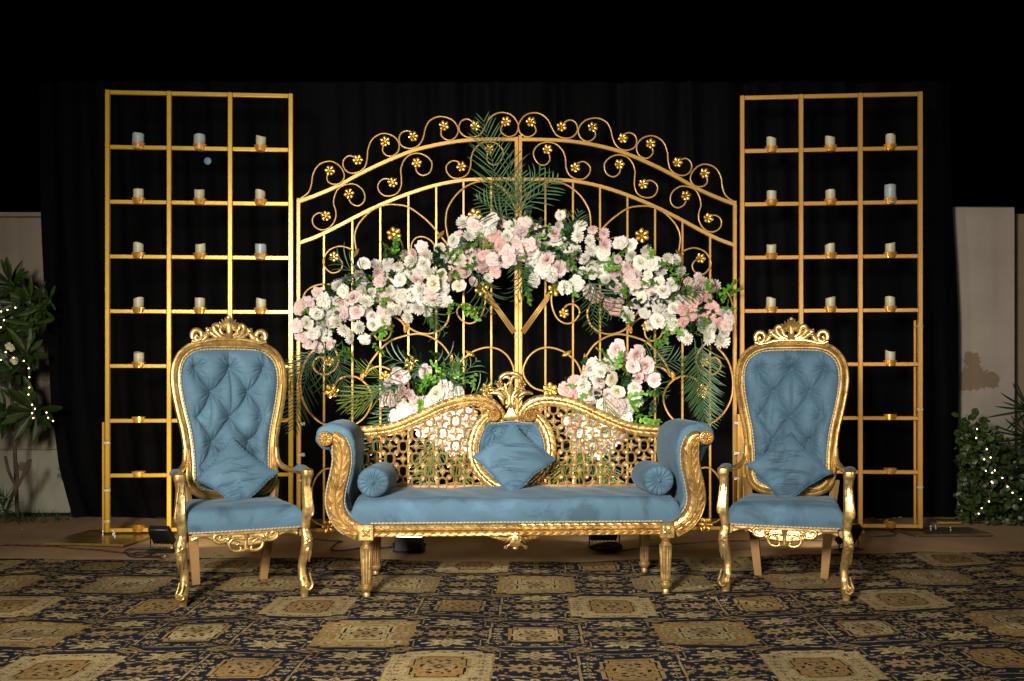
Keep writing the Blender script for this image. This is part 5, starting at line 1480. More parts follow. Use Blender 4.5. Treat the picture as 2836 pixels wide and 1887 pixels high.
def daisy(seed, mats):
    rr = random.Random(seed); mb = MB()
    for k in range(15): petal_patch(mb, 2*PI*k/15, 1.42+0.1*(k % 2), 0.1, 1.0, 0.17, 0.05, 4, 4, 0.02*(k % 2), 0.01, -0.15)
    for k in range(11): petal_patch(mb, 2*PI*k/11+.2, 1.2, 0.1, 0.62, 0.13, 0.05, 3, 3, 0.06, 0.01, -0.1)
    mb.sphere((0, -0.13, 0), 0.20, 6, 10, 1, (1, 0.6, 1)); return mb.mesh('daisy', mats, True)
BL = {
 'wr': ('rose', [rose(i, 0.95, P_WHITE) for i in (1, 2, 3)]), 'cr': ('rose', [rose(i, 0.8, P_CREAM) for i in (4, 5)]),
 'pr': ('rose', [rose(i, 0.9, P_BLUSH) for i in (6, 7)]), 'PR': ('rose', [rose(i, 1.0, P_PALE) for i in (8, 9)]),
 'wc': ('carnation', [ruffled(i, P_WHITE) for i in (1, 2)] + [mum(3, P_WHITE, 'carnation')]), 'pk': ('carnation', [ruffled(i, P_PALE) for i in (3, 4)]),
 'PK': ('carnation', [ruffled(i, P_PINK) for i in (5, 6)]), 'pc': ('chrysanthemum', [mum(i, P_BLUSH) for i in (1, 2)]),
 'cm': ('chrysanthemum', [mum(i, P_WHITE) for i in (4, 5)]), 'da': ('daisy', [daisy(1, [P_WHITE, P_DAISYC])]),
}
SZ = {'wr': 0.049, 'cr': 0.052, 'pr': 0.050, 'PR': 0.058, 'wc': 0.060, 'pk': 0.059, 'PK': 0.059, 'pc': 0.052, 'cm': 0.054, 'da': 0.048}

# ------------------------------------------------------------------ greenery
def leaflet(mb, base, d, side, L, w, fold=0.3, nl=5, droop=0.0, mi=0):
    base, d, side = Vector(base), Vector(d).normalized(), Vector(side).normalized(); up = d.cross(side).normalized(); P = []
    for i in range(nl):
        t = i/(nl-1); ww = w*math.sin(PI*min(1, t*0.93+0.07))**0.75
        c = base+d*(L*t)+Vector((0, 0, -droop*L*t*t))
        P += [c-side*ww+up*ww*fold, c, c+side*ww+up*ww*fold]
    mb.grid(P, nl, 3, mi)
def sprig(seed, m, n=9, L=0.11, lw=0.011, ll=0.034):
    rr = random.Random(seed); mb = MB(); pts = [Vector((0, 0, 0))]
    d = Vector((0, -0.3, 1))
    for i in range(6): d = (d+Vector((rr.uniform(-.2, .2), rr.uniform(-.25, .1), -0.02))).normalized(); pts.append(pts[-1]+d*L/6)
    mb.tube(pts, 0.0014, 4)
    for i in range(n):
        t = 0.15+0.85*i/(n-1); k = t*6; a = pts[int(min(5, k))].lerp(pts[int(min(5, k))+1], k-int(min(5, k)))
        an = i*2.2+rr.uniform(-.4, .4); dd = Vector((math.cos(an), -0.25+0.4*math.sin(an), 0.55+0.5*t)).normalized()
        leaflet(mb, a, dd, dd.cross(Vector((rr.uniform(-.4, .4), 1, .3))), ll*rr.uniform(0.75, 1.15), lw, 0.35, 5, 0.1)
    return mb.mesh('leaf_sprig', m, True)
SP_B = [sprig(i, L_BRIGHT) for i in range(4)]; SP_D = [sprig(10+i, L_DARK, 8, 0.09, 0.017, 0.045) for i in range(4)]
SP_G = [sprig(20+i, L_GREY, 7, 0.08, 0.019, 0.036) for i in range(2)]
def frond(seed, L, n, ll, spread=55, bend=0.25, lw=0.0052, droop=0.15, m=None):
    # palm frond along +z, leaflets to both sides, curving toward -y
    rr = random.Random(seed); mb = MB(); m = m or L_PALM
    pts = [Vector((0.04*L*math.sin(t*2.5+seed), -bend*L*t*t, L*t)) for t in np.linspace(0, 1, 12)]
    mb.tube(pts, [0.0032*(1-0.7*t) for t in np.linspace(0, 1, 12)], 5)
    for i in range(n):
        t = 0.10+0.88*i/(n-1); k = t*11; i0 = min(10, int(k)); a = pts[i0].lerp(pts[i0+1], k-i0); tan = (pts[i0+1]-pts[i0]).normalized()
        for s in (-1, 1):
            an = R(spread*(1-0.35*t)+rr.uniform(-5, 5)); d = tan*math.cos(an)+Vector((s*math.sin(an), -0.25+rr.uniform(-.12, .12), 0))
            Ls = ll*math.sin(PI*min(0.98, 0.28+0.66*t))**0.8*rr.uniform(0.88, 1.08); d.normalize()
            side = d.cross(Vector((0, -1, 0.2))).normalized(); P = []; ns = 6
            for q in range(ns):
                u = q/(ns-1); w = lw*math.sin(PI*min(1, u*0.9+0.1))**0.6
                c = a+d*(Ls*u)+Vector((0, 0, -droop*Ls*u*u))+Vector((0, -0.05*Ls*u*u, 0))
                P += [c-side*w+Vector((0, w*0.5, 0)), c, c+side*w+Vector((0, w*0.5, 0))]
            mb.grid(P, ns, 3)
    return mb.mesh('palm_frond', m, True)
FR = {'long': frond(1, 0.62, 20, 0.24, 50, 0.08, 0.0033, 0.10), 'mid': frond(2, 0.42, 12, 0.20, 52, 0.12, 0.0044, 0.12), 'fan': frond(3, 0.30, 8, 0.22, 48, 0.15, 0.0044, 0.2),
      'grass': frond(4, 0.25, 5, 0.26, 30, 0.3, 0.0034, 0.35), 'thin': frond(5, 0.5, 22, 0.19, 50, 0.05, 0.0034, 0.1),
      'yellow': frond(6, 0.30, 6, 0.26, 22, 0.1, 0.0050, 0.1, leafmat('young_palm_leaf', (0.10, 0.135, 0.018)))}

def aim(an_deg, lean=0.0, twist=0.0):                            # turn a +z frond to screen direction an (0 right, 90 up)
    return (Matrix.Rotation(R(90-an_deg), 4, 'Y') @ Matrix.Rotation(lean, 4, 'X') @ Matrix.Rotation(twist, 4, 'Z')).to_euler()
def arrangement(name, label, centre, cat, blooms, Dfun, seed):
    t = thing(name, label, cat, centre); rr = random.Random(seed); c = Vector(centre)
    used = []
    for (xd, yd, k, D) in blooms:
        k = rr.choice(('wc', 'cm', 'wc')) if (k == 'wr' and rr.random() < 0.55) else k; nm, ms = BL[k]; p = at(xd, yd, D)-c
        b = Vector((rr.uniform(-.65, .65), 0, rr.uniform(-.6, .5)))
        rot = (Matrix.Rotation(b.x, 4, 'Z') @ Matrix.Rotation(b.z, 4, 'X') @ Matrix.Rotation(rr.uniform(0, 6.28), 4, 'Y')).to_euler()
        s = SZ[k]*rr.uniform(0.86, 1.28)
        put(nm, rr.choice(ms), t, p+Vector((0, rr.uniform(-.03, .03), 0)), rot, (s*rr.uniform(.9, 1.1), s*rr.uniform(.8, 1.25), s*rr.uniform(.86, 1.1))); used.append((xd, yd))
    return t, used, rr
b7 = [(185,1040,'pk'),(265,1000,'pk'),(355,890,'pk'),(410,980,'wc'),(560,830,'wr'),(600,880,'wc'),(345,1100,'wr'),(150,1230,'pk'),(255,1190,'wr'),(490,1130,'wc'),(470,1010,'wr'),(590,990,'pr'),(720,950,'pr'),(740,1080,'PR'),(590,1100,'pk'),(810,870,'wr'),(830,990,'wr'),(890,1130,'wr'),(910,1210,'wr'),(780,1240,'wr'),(620,1260,'wc'),(320,1300,'wr'),(260,1400,'pk'),(350,1430,'pk'),(440,1320,'wc'),(490,1400,'pk'),(815,1350,'wr'),(690,1350,'wr'),(200,1330,'pk'),(410,1230,'wc'),(545,1190,'cm'),
 (940,690,'pc'),(970,790,'pk'),(820,610,'wr'),(930,640,'wr'),(1050,620,'wr'),(1150,630,'wr'),(1170,770,'wr'),(1065,880,'cm'),(1030,930,'pk'),(1000,1090,'pk'),(1000,1170,'wr'),(1080,1080,'wc'),(1190,1020,'wr'),(1250,1050,'wr'),(1150,1060,'wr'),(1300,500,'pc'),(1380,440,'pk'),(1430,530,'wr'),(1290,590,'wr'),(1330,770,'pc'),(1190,930,'wr'),(1290,920,'wr'),(1370,860,'wr'),(1470,890,'pk'),(1450,690,'wr'),(1510,810,'cr'),(1560,450,'cr'),(1590,720,'cr'),(1670,740,'pc'),(1740,450,'PK'),(1700,380,'wr'),(1750,570,'cr'),(1770,650,'pc'),(1750,830,'cr'),(1600,860,'wr'),(1600,970,'wr'),(1880,790,'pc'),(1820,720,'pc'),(1430,1080,'cm'),(1350,1040,'wr'),(1500,960,'wr'),(1250,1140,'wr'),(1220,520,'pc'),(1400,610,'wr'),(890,900,'wr'),(1380,960,'wr'),
 (1795,215,'wr'),(1900,220,'pk'),(2010,200,'wr'),(2080,170,'wr'),(1975,290,'wr'),(2065,280,'wr'),(1850,340,'wr'),(1980,410,'PK'),(2110,340,'PK'),(2150,420,'PK'),(2060,470,'PK'),(2010,530,'PK'),(2080,570,'pk'),(1970,600,'pc'),(2000,670,'pc'),(2110,700,'PK'),(2190,590,'pk'),(2220,500,'pk'),(2260,560,'pk'),(2230,340,'wr'),(2300,400,'pk'),(2290,230,'wr'),(2310,520,'pc'),(2040,750,'wr'),(2100,630,'pc'),(1940,340,'PK')]
b8 = [(60,240,'wr'),(190,200,'pk'),(150,280,'pk'),(105,390,'pk'),(20,340,'wr'),(210,430,'pk'),(340,300,'pr'),(470,320,'PR'),(310,400,'pc'),(20,520,'PK'),(80,560,'pk'),(80,480,'pc'),(270,490,'wr'),(210,530,'pk'),(410,580,'PR'),(520,660,'PR'),(380,670,'wr'),(440,720,'wc'),(240,640,'wr'),(280,770,'wc'),(540,130,'wr'),(520,240,'wr'),(740,240,'wr'),(720,340,'wr'),(830,380,'cm'),(860,270,'pc'),(970,310,'pc'),(980,420,'pc'),(560,400,'wr'),(690,490,'wc'),(840,480,'cm'),(780,570,'cm'),(960,510,'wc'),(900,600,'wr'),(760,690,'wr'),(850,700,'wr'),(1000,600,'wc'),(1130,410,'wr'),(1230,430,'wr'),(1250,530,'wr'),(1110,560,'pc'),(1190,640,'pc'),(1110,690,'pc'),(1210,720,'pk'),(1290,720,'pc'),(1330,600,'wr'),(1370,490,'wr'),(1450,600,'wr'),(1410,720,'da'),(1380,790,'da'),(1275,880,'da'),(1350,940,'da'),(1270,810,'pk'),(1530,680,'cm'),(1600,560,'cm'),(1670,580,'cm'),(1750,680,'cm'),(1520,790,'wc'),(1640,820,'wr'),(990,780,'cm'),(1090,850,'pk'),(1180,800,'pc'),(590,850,'wc'),(700,800,'wr'),(820,900,'pk'),(900,940,'PK'),(1010,1000,'PK'),(1080,1040,'PK'),(1130,1000,'pc'),(1160,1080,'wc'),(1230,1120,'cm'),(1370,1100,'wc'),(1510,1050,'wc'),(1460,1130,'wc'),(1600,1000,'wr'),(1660,1050,'wr'),(1640,1130,'wr'),(1740,1070,'PK'),(1830,1090,'PK'),(1750,1180,'PK'),(1940,1160,'PK'),(1910,740,'pc'),(1810,780,'pc'),(1870,850,'pc'),(1940,790,'pc'),(2050,840,'pc'),(1890,940,'PK'),(1980,930,'PK'),(2050,1060,'PK'),(2090,1200,'PK'),(2170,1110,'wc'),(2180,1200,'pk'),(2150,1290,'wc'),(2130,1370,'wc'),(1990,1330,'wc'),(1920,1260,'cm'),(1730,1310,'wc'),(1640,1210,'wc'),(1640,1270,'wc'),(1800,1350,'wc'),(1430,1210,'wr'),(1500,1180,'wr'),(2030,1270,'wc'),(1560,880,'wr'),(1840,980,'PK'),(1030,700,'wr'),(1040,620,'pc')]
D8 = lambda X, Y: (1163.6+X*.23322, 465.4+Y*.23322)
rj = random.Random(44)
blooms = [(*A7(x, y), k, 7.70+rj.uniform(-.06, .05)) for x, y, k in b7] + [(*D8(x, y), k, 7.74+rj.uniform(-.06, .05)) for x, y, k in b8]
# garland centre line, used for the foliage behind the blooms
gl = [(705, 765), (740, 735), (790, 700), (850, 665), (920, 645), (985, 635), (1040, 610), (1080, 575), (1120, 560), (1160, 555), (1200, 545), (1250, 565), (1310, 570), (1370, 600), (1430, 640), (1490, 665), (1550, 690), (1600, 720), (1650, 745)]
GARL, used, rr = arrangement('flower_garland', 'arched garland of white and pink roses, carnations and leaves across the golden gate', tuple(at(1180, 640, 7.78)), 'garland', blooms, None, 3)
gc = Vector(GARL.location)
def green(t, c, xd, yd, D, ms, an, s=1.0, lean=None, r_=rnd): put(ms[0].name.split('.')[0] if False else 'leaf_sprig', r_.choice(ms), t, at(xd, yd, D)-c, aim(an, r_.uniform(0.1, 0.8) if lean is None else lean, r_.uniform(0, 6)), s*r_.uniform(0.8, 1.2))
for k in range(240):
    u = rr.random()*(len(gl)-1); i = int(u); x = gl[i][0]+(gl[i+1][0]-gl[i][0])*(u-i); y = gl[i][1]+(gl[i+1][1]-gl[i][1])*(u-i)
    x += rr.uniform(-14, 14); y += max(-44, min(42, rr.gauss(2, 22)))
    if min(math.hypot(x-a, y-b) for a, b in used) < 10: continue
    used.append((x, y)); kk = rr.choice(('wr', 'wc', 'cm', 'wr', 'pc', 'pk') if abs(x-1130) > 60 else ('PK', 'pk', 'wr'))
    nm, ms = BL[kk]; s = SZ[kk]*rr.uniform(.85, 1.05)
    put(nm, rr.choice(ms), GARL, at(x, y, 7.79)-gc, (Matrix.Rotation(rr.uniform(-.5, .5), 4, 'Z') @ Matrix.Rotation(rr.uniform(-.5, .4), 4, 'X') @ Matrix.Rotation(rr.uniform(0, 6.28), 4, 'Y')).to_euler(), s)
FO = MB(); SPV = {m_: [([v.co.copy() for v in q.vertices], [tuple(p.vertices) for p in q.polygons]) for q in ms_] for m_, ms_ in (('d', SP_D), ('b', SP_B), ('g', SP_G))}
for k in range(430):
    u = rr.random()*(len(gl)-1); i = int(u); x = gl[i][0]+(gl[i+1][0]-gl[i][0])*(u-i); y = gl[i][1]+(gl[i+1][1]-gl[i][1])*(u-i)
    off = rr.gauss(0, 26); x += rr.uniform(-12, 12); y += max(-58, min(54, off))
    ms = 'd' if rr.random() < 0.62 else ('b' if rr.random() < 0.7 else 'g'); an_ = (90 if off < 0 else -90)+rr.uniform(-120, 120)
    M4 = Matrix.Translation(at(x, y, 7.80+rr.uniform(-.05, .03))-gc) @ aim(an_, rr.uniform(.1, .8), rr.uniform(0, 6)).to_matrix().to_4x4() @ Matrix.Scale(rr.uniform(.8, 1.2), 4)
    vs_, fs_ = rr.choice(SPV[ms]); FO.add([M4 @ v for v in vs_], fs_, 'dbg'.index(ms))
tag(FO.build('foliage', [L_DARK, L_BRIGHT, L_GREY], GARL, auto=None), kind='stuff')
for (x, y, an) in [(890, 600, 110), (905, 585, 80), (913, 590, 60), (1040, 608, 30), (1025, 622, 200), (1090, 605, 240), (980, 705, -60), (985, 720, -50), (1040, 690, -60), (1060, 700, -55), (1072, 706, -40), (790, 785, -90), (796, 795, -80), (802, 800, -100), (855, 790, -70), (868, 695, 120), (875, 680, 60), (880, 740, -80), (885, 750, -100),
                   (1485, 600, 80), (1495, 612, 100), (1500, 620, 60), (1545, 640, 90), (1552, 650, 60), (1655, 690, 60), (1665, 700, 90), (1672, 680, 80), (1660, 715, 20), (1640, 680, 100), (1540, 740, -90), (1535, 755, -95), (1500, 770, -90), (1515, 775, -85), (1590, 700, 60), (1600, 760, 10), (1435, 690, 60), (1430, 710, -80), (1288, 650, -120), (1300, 645, -60), (1210, 600, 60), (1220, 560, 45), (1385, 630, 30), (1210, 660, -90)]:
    for q in range(2): green(GARL, gc, x+rr.uniform(-5, 5), y+rr.uniform(-5, 5), 7.66+rr.uniform(-.03, .05), SP_B, an+rr.uniform(-20, 20), 1.1, 0.3, rr)
def fr_put(t, c, kind, xd, yd, D, an, lean=0.1, tw=0.0, s=1.0, **k): return put('palm_frond', FR[kind], t, at(xd, yd, D)-c, aim(an, lean, tw), s)
for a in [('long', 1146, 520, 7.72, 97, .05, 0, 1.30), ('mid', 1200, 500, 7.68, 128, .1, 0, .85), ('grass', 1195, 480, 7.66, 60, .1, 0, 1.3), ('grass', 1190, 470, 7.66, 100, .1, 0, 1.4), ('fan', 1200, 480, 7.66, 35, .1, 0, 1.15), ('fan', 1185, 500, 7.64, 78, .2, 0, 1.1), ('fan', 1175, 505, 7.66, 150, .2, 0, 1.0),
          ('fan', 1315, 560, 7.74, 75, .1, 0, .8), ('mid', 1360, 640, 7.60, -90, .1, 0, 1.0), ('fan', 1355, 645, 7.60, -60, .1, 0, 1.1), 
          ('fan', 1545, 680, 7.60, 5, .3, 0, .8), ('mid', 1190, 590, 7.62, -75, .2, .2, .75), ('grass', 1210, 620, 7.60, -110, .1, 0, 1.1),
          ('grass', 860, 650, 7.62, 150, .2, 0, 1.4), 
          
          ('grass', 970, 700, 7.60, -50, .2, 0, 1.3), ('grass', 1095, 620, 7.60, -80, .1, 0, 1.5), ('grass', 1105, 640, 7.60, -70, .1, 0, 1.2), ('thin', 985, 690, 7.66, -70, .1, .3, .5),
          ('long', 742, 785, 7.62, -108, .02, 0, 1.15), ('thin', 760, 790, 7.60, -70, .05, 0, .95), ('thin', 728, 800, 7.60, -128, .05, .2, 1.0), ('grass', 740, 790, 7.58, -80, .0, 0, 1.4),
          ('long', 1605, 778, 7.66, -83, .0, 0, 1.08), ('long', 1607, 785, 7.68, -86, .0, .15, .98), ('thin', 1608, 780, 7.64, -84, 0, 0, 1.25)]: fr_put(GARL, gc, *a)

# lower bouquets behind the sofa back
bR = [(1090,350,'PR'),(1160,430,'pr'),(1375,430,'PR'),(1320,600,'PR'),(1500,590,'PR'),(1390,770,'PR'),(1640,800,'PR'),(1530,740,'pc'),(870,590,'wr'),(740,560,'wr'),(690,640,'wr'),(850,700,'wr'),(600,770,'wr'),(1010,780,'cr'),(830,820,'PR'),(480,810,'PK'),(350,960,'PK'),(480,940,'PK'),(560,1060,'PK'),(600,900,'wr'),(790,980,'PR'),(650,1040,'pk'),(980,1020,'PR'),(1110,960,'cr'),(1350,920,'wr'),(1360,1010,'wc'),(1390,1090,'wc'),(1180,1100,'pk'),(1100,1190,'pk'),(1010,1150,'pk'),(1260,1190,'wc'),(1200,1290,'wc'),(1000,1260,'wr'),(960,580,'wr'),(730,690,'wr'),(1060,1290,'pk'),(900,1160,'wr'),(1200,1380,'wc'),(700,1250,'wr'),(800,1330,'wc'),(560,1350,'wr'),(900,1420,'wc'),(480,1480,'pk'),(650,1500,'wc'),(780,1530,'wc'),(900,1560,'wr'),(1000,1470,'wc')]
bL = [(505,390,'PR'),(840,330,'PR'),(1100,520,'PR'),(370,470,'pr'),(340,640,'pr'),(350,700,'pk'),(490,720,'cr'),(540,590,'pc'),(620,640,'pc'),(700,710,'pk'),(770,770,'pk'),(930,720,'wc'),(1000,720,'wc'),(990,620,'cr'),(1130,620,'wr'),(1260,590,'wc'),(580,820,'wc'),(500,880,'wc'),(640,830,'cm'),(440,930,'pk'),(850,800,'cm'),(700,850,'pk'),(1170,680,'wc'),(900,860,'wc'),(600,930,'pk'),(750,930,'wr'),(1050,850,'wc'),(1150,900,'pk'),(1250,950,'wr'),(1350,870,'pk'),(1100,1020,'wc'),(900,1050,'wc'),(1000,1000,'wc'),(1230,1060,'pk'),(1300,720,'wr'),(1450,900,'wr'),(560,380,'wr')]
bL += [(X, Y, k) for X, Y, k in [(1100,950,'pk'),(1000,930,'wc'),(1180,1010,'wc'),(1280,1020,'wr'),(850,980,'wc'),(720,1010,'wr'),(950,1120,'cm'),(1060,1110,'pk'),(1160,1130,'wr'),(1340,980,'pk'),(1420,1020,'wc'),(800,1100,'wc'),(1250,1180,'wc'),(1120,1230,'wr'),(1380,1110,'cm'),(1000,1220,'wc'),(1320,1300,'wr'),(1200,1330,'pk'),(1450,1230,'wr')]]
bR += [(560,1450,'wc'),(430,1400,'wr'),(700,1400,'cm'),(830,1430,'pk'),(990,1560,'wr'),(620,1600,'wr'),(750,1660,'wc'),(860,1680,'cm'),(520,1620,'wc'),(1080,1650,'wc'),(420,1560,'wr'),(680,1790,'wr'),(950,1780,'wc'),(560,1760,'pk'),(820,1850,'wr')]
EE = lambda X, Y: (1246.7+X*.15899, 748+Y*.15899)
D0 = 7.45
t1, u1, rr1 = arrangement('bouquet', 'right low bouquet topped by large pale pink roses behind the sofa back', tuple(at(1420, 900, 7.55)), 'bouquet', [(*EE(x, y), k, D0+rj.uniform(-.06, .06)) for x, y, k in bR], None, 5)
c1 = Vector(t1.location)
for k in range(95):
    x, y = rr1.gauss(1410, 42), rr1.gauss(910, 42); green(t1, c1, x, y, 7.55+rr1.uniform(-.05, .05), SP_D if rr1.random() < .6 else (SP_B if rr1.random() < .6 else SP_G), rr1.uniform(0, 360), 1.0, None, rr1)
for (x, y, an) in ((1470, 960, -30), (1478, 965, -40), (1440, 920, 40), (1380, 950, -60), (1400, 945, -90), (1410, 840, 100), (1355, 890, 200), (1445, 915, -50), (1420, 850, 60)):
    green(t1, c1, x, y, 7.40, SP_B, an, 1.3, .2, rr1); green(t1, c1, x+5, y+5, 7.40, SP_B, an+25, 1.1, .3, rr1)
for a in [('yellow', 1385, 905, 7.36, -65, .1, 0, .8), ('fan', 1490, 850, 7.5, 60, .1, 0, .8), ('fan', 1490, 845, 7.5, 10, .1, 0, .9), ('grass', 1440, 960, 7.45, -70, .1, 0, 1.0), ('grass', 1480, 870, 7.5, -40, .2, 0, .9), ('mid', 1400, 990, 7.5, -130, 0, 0, 1.0), ('mid', 1380, 1000, 7.48, -80, 0, 0, 1.0), ('fan', 1350, 980, 7.48, -110, 0, 0, 1.0), ('mid', 1330, 1000, 7.5, -60, 0, 0, .9), ('yellow', 1345, 1010, 7.42, -100, 0, 0, .9), ('yellow', 1375, 1030, 7.42, -70, 0, 0, .9), ('yellow', 1320, 1040, 7.42, -120, 0, 0, .8), ('fan', 1300, 985, 7.5, 200, .1, 0, .9), ('yellow', 1370, 920, 7.38, 215, .1, .2, .7)]: fr_put(t1, c1, *a)
t2, u2, rr2 = arrangement('bouquet', 'left low bouquet of pink roses and white blossoms behind the sofa back', tuple(at(980, 910, 7.55)), 'bouquet', [(*C1(x, y), k, D0+rj.uniform(-.06, .06)) for x, y, k in bL], None, 8)
c2_ = Vector(t2.location)
for k in range(90):
    x, y = rr2.gauss(985, 45), rr2.gauss(905, 38); green(t2, c2_, x, y, 7.55+rr2.uniform(-.05, .05), SP_D if rr2.random() < .62 else (SP_B if rr2.random() < .5 else SP_G), rr2.uniform(0, 360), 1.0, None, rr2)
for (x, y, an) in ((1030, 868, 30), (1022, 872, 100), (1035, 865, 10), (968, 905, 90), (972, 900, 60), (965, 912, -60), (1015, 880, 150)):
    green(t2, c2_, x, y, 7.40, SP_B, an, 1.3, .2, rr2); green(t2, c2_, x+5, y+5, 7.40, SP_B, an+25, 1.1, .3, rr2)
for a in [('yellow', 895, 885, 7.44, 205, .1, 0, 1.15), ('yellow', 890, 890, 7.45, 222, .1, .2, 1.0), ('grass', 925, 880, 7.36, 205, .1, 0, 1.0), ('fan', 930, 875, 7.38, 215, .2, 0, .8), ('fan', 915, 920, 7.45, 240, .1, 0, 1.0), ('mid', 925, 930, 7.45, 232, .1, 0, 1.0), ('grass', 985, 850, 7.40, 10, .1, 0, 1.2), ('grass', 980, 845, 7.40, 165, .2, 0, 1.3), ('grass', 1000, 850, 7.4, -30, .2, .4, 1.1), ('grass', 1040, 900, 7.45, 50, .1, 0, 1.2), ('grass', 1075, 920, 7.46, 30, .1, 0, 1.0), ('yellow', 890, 870, 7.44, 165, .1, .3, .7),
          ('mid', 1000, 985, 7.5, -100, 0, 0, .9), ('mid', 1060, 985, 7.5, -75, 0, 0, .9), ('mid', 1030, 1000, 7.48, -120, 0, 0, 1.0), ('fan', 1080, 970, 7.48, -60, 0, 0, 1.0), ('yellow', 1010, 1000, 7.42, -110, 0, 0, .9), ('yellow', 1050, 1010, 7.42, -80, 0, 0, .9), ('yellow', 1035, 1040, 7.42, -60, 0, 0, .8)]: fr_put(t2, c2_, *a)
for k in range(60):                                              # fresh bright sprigs showing between the blooms
    u = rr.random()*(len(gl)-1); i = int(u); x = gl[i][0]+(gl[i+1][0]-gl[i][0])*(u-i); y = gl[i][1]+(gl[i+1][1]-gl[i][1])*(u-i)+rr.gauss(0, 27)
    green(GARL, gc, x, y, 7.68, SP_B if rr.random() < .75 else SP_G, rr.uniform(0, 360), .8, .2, rr)
# ------------------------------------------------------------------ floodlights and cables on the matting
def flood(label, loc, rz, tilt, w=0.19, h=0.135, lit=None, col=(1, 0.93, 0.8), th=0.045):
    t = thing('floodlight', label, 'floodlight', loc, rz, 'black floodlights on the floor behind the seats')
    rot = Matrix.Rotation(tilt, 3, 'X'); zc_ = 0.052 if th > 0.1 else 0.115
    mb = MB(); mb.bbox((0, 0, 0), (w, th, h), 0.005)
    for k in range(7): mb.bbox((-w/2+w*(k+0.5)/7, -th/2-0.0055, 0), (0.004, 0.018, h*0.86), 0.001)
    hd = mb.build('housing', BLACKM, t); hd.location = (0, 0, zc_); hd.rotation_euler = (tilt, 0, 0)
    mb = MB(); mb.bbox((0, th/2+0.001, 0), (w-0.02, 0.004, h-0.02), 0.001); g = mb.build('led_panel', LED if lit else BLACKM, hd)
    mb = MB(); mb.tube([(-w/2-0.012, 0, zc_), (-w/2-0.012, 0.0, 0.012), (w/2+0.012, 0.0, 0.012), (w/2+0.012, 0, zc_)], 0.006, 4); mb.bbox((0, 0, 0.008), (w+0.03, 0.10, 0.006), 0.001)
    mb.build('bracket', BLACKM, t)
    for s in (-1, 1): MB().sphere((s*(w/2+0.016), 0, zc_), 0.009, 5, 8).build('knob', BLACKM, t)
    if lit:
        d = bpy.data.lights.new('floodlight_beam', 'AREA'); d.energy = lit; d.color = col; d.shape = 'RECTANGLE'; d.size = w-0.03; d.size_y = h-0.03; d.spread = R(150)
        o = bpy.data.objects.new('floodlight_beam', d); COL.objects.link(o); o.parent = t
        n = rot @ Vector((0, 1, 0)); o.location = Vector((0, 0, zc_))+n*(th/2+0.0115)
        o.rotation_euler = n.to_track_quat('-Z', 'Y').to_euler()
    return t
flood('small black floodlight shining upward under the left half of the sofa', (-0.715, 6.93, 0.006), R(-4), R(84), 0.19, 0.11, 30, (1, 0.95, 0.86), 0.101)
flood('black floodlight with coiled cable in front, under the right half of the sofa', (0.655, 7.06, 0.006), R(3), R(50), 0.19, 0.16, 19)
flood('black floodlight standing beside the left armchair front leg', (-2.44, 6.94, 0.006), R(-10), R(40), 0.15, 0.15, 12, (1, 0.88, 0.5))
flood('black floodlight tilted beside the right armchair leg', (2.36, 6.98, 0.006), R(25), R(38), 0.15, 0.15, 10, (1, 0.85, 0.55))
def G(x, y): D = 1.2*FD/(y-875.2); return Vector(((x-1178.5)*D/FD, D, 0.012))
def cable(label, pts, m, r=0.0045, wob=0.006, m2=None, cat='cable'):
    q = resample(spline([G(*p) if len(p) == 2 else Vector(p) for p in pts], 8), 0.02); rr = random.Random(len(q))
    q = [p+Vector((wob*math.sin(i*0.35+rr.uniform(-.3, .3)), wob*math.cos(i*0.29), 0)) for i, p in enumerate(q)]
    mb = MB(); mb.tube(q, r, 6, stripes=(2, 4) if m2 else None); o = mb.build('cable', [m, m2] if m2 else m, auto=None)
    return tag(o, label, cat)
cable('thin red and black cable running from the left edge toward the left floodlight', [(-8, 1258), (60, 1258), (130, 1262), (200, 1268), (270, 1274), (330, 1281), (385, 1281)], CABLER, 0.0045, 0.008, CABLEB)
cable('dark cable looped on the matting by the left armchair', [(384, 1266), (340, 1266), (300, 1268), (286, 1276), (300, 1284), (340, 1284), (352, 1278), (330, 1275), (310, 1280), (370, 1288)], CABLEB, 0.006)
cable('black cable leading to the lit floodlight under the sofa', [(722, 1245), (748, 1248), (775, 1249), (790, 1250), (772, 1256), (763, 1266), (775, 1272), (810, 1269), (850, 1262), (890, 1264), (925, 1258)], CABLEB, 0.0055)
cable('brown twisted cable between the sofa legs and the right armchair', [(1395, 1268), (1425, 1272), (1460, 1268), (1510, 1261), (1560, 1257), (1640, 1250), (1740, 1248), (1830, 1246), (1900, 1247)], CABLEN, 0.005, 0.003, CABLEB)
def coil(label, c, m, m2, n=6, rx=0.11, rz=0.03):
    t = thing('cable_coil', label, 'cable coil', c); rr = random.Random(4)
    for k in range(n):
        pts = []
        for a in np.linspace(0, 2*PI, 26)[:-1]:
            pts.append(Vector((rx*(1-0.05*k)*math.cos(a)+rr.uniform(-.002, .002), -0.01-0.008*k, 0.032+(rz*(1-0.1*k))*math.sin(a)+0.006*math.sin(2*a+k))))
        mb = MB(); mb.tube(resample(spline(pts, 2, True), 0.012, True), 0.006, 6, closed=True, stripes=(2, 3)); mb.build('loop', [m, m2], t, auto=None)
    for s in (-1, 1):
        mb = MB(); mb.tube([Vector((-s*0.09, -0.07, 0.02)), Vector((0, -0.078, 0.035)), Vector((s*0.09, -0.07, 0.055))], 0.006, 6, stripes=(2, 3)); mb.build('loop', [m, m2], t, auto=None)
coil('black and brown cable wound into a coil in front of the right sofa floodlight', (0.655, 6.93, 0.008), CABLEB, CABLEN)
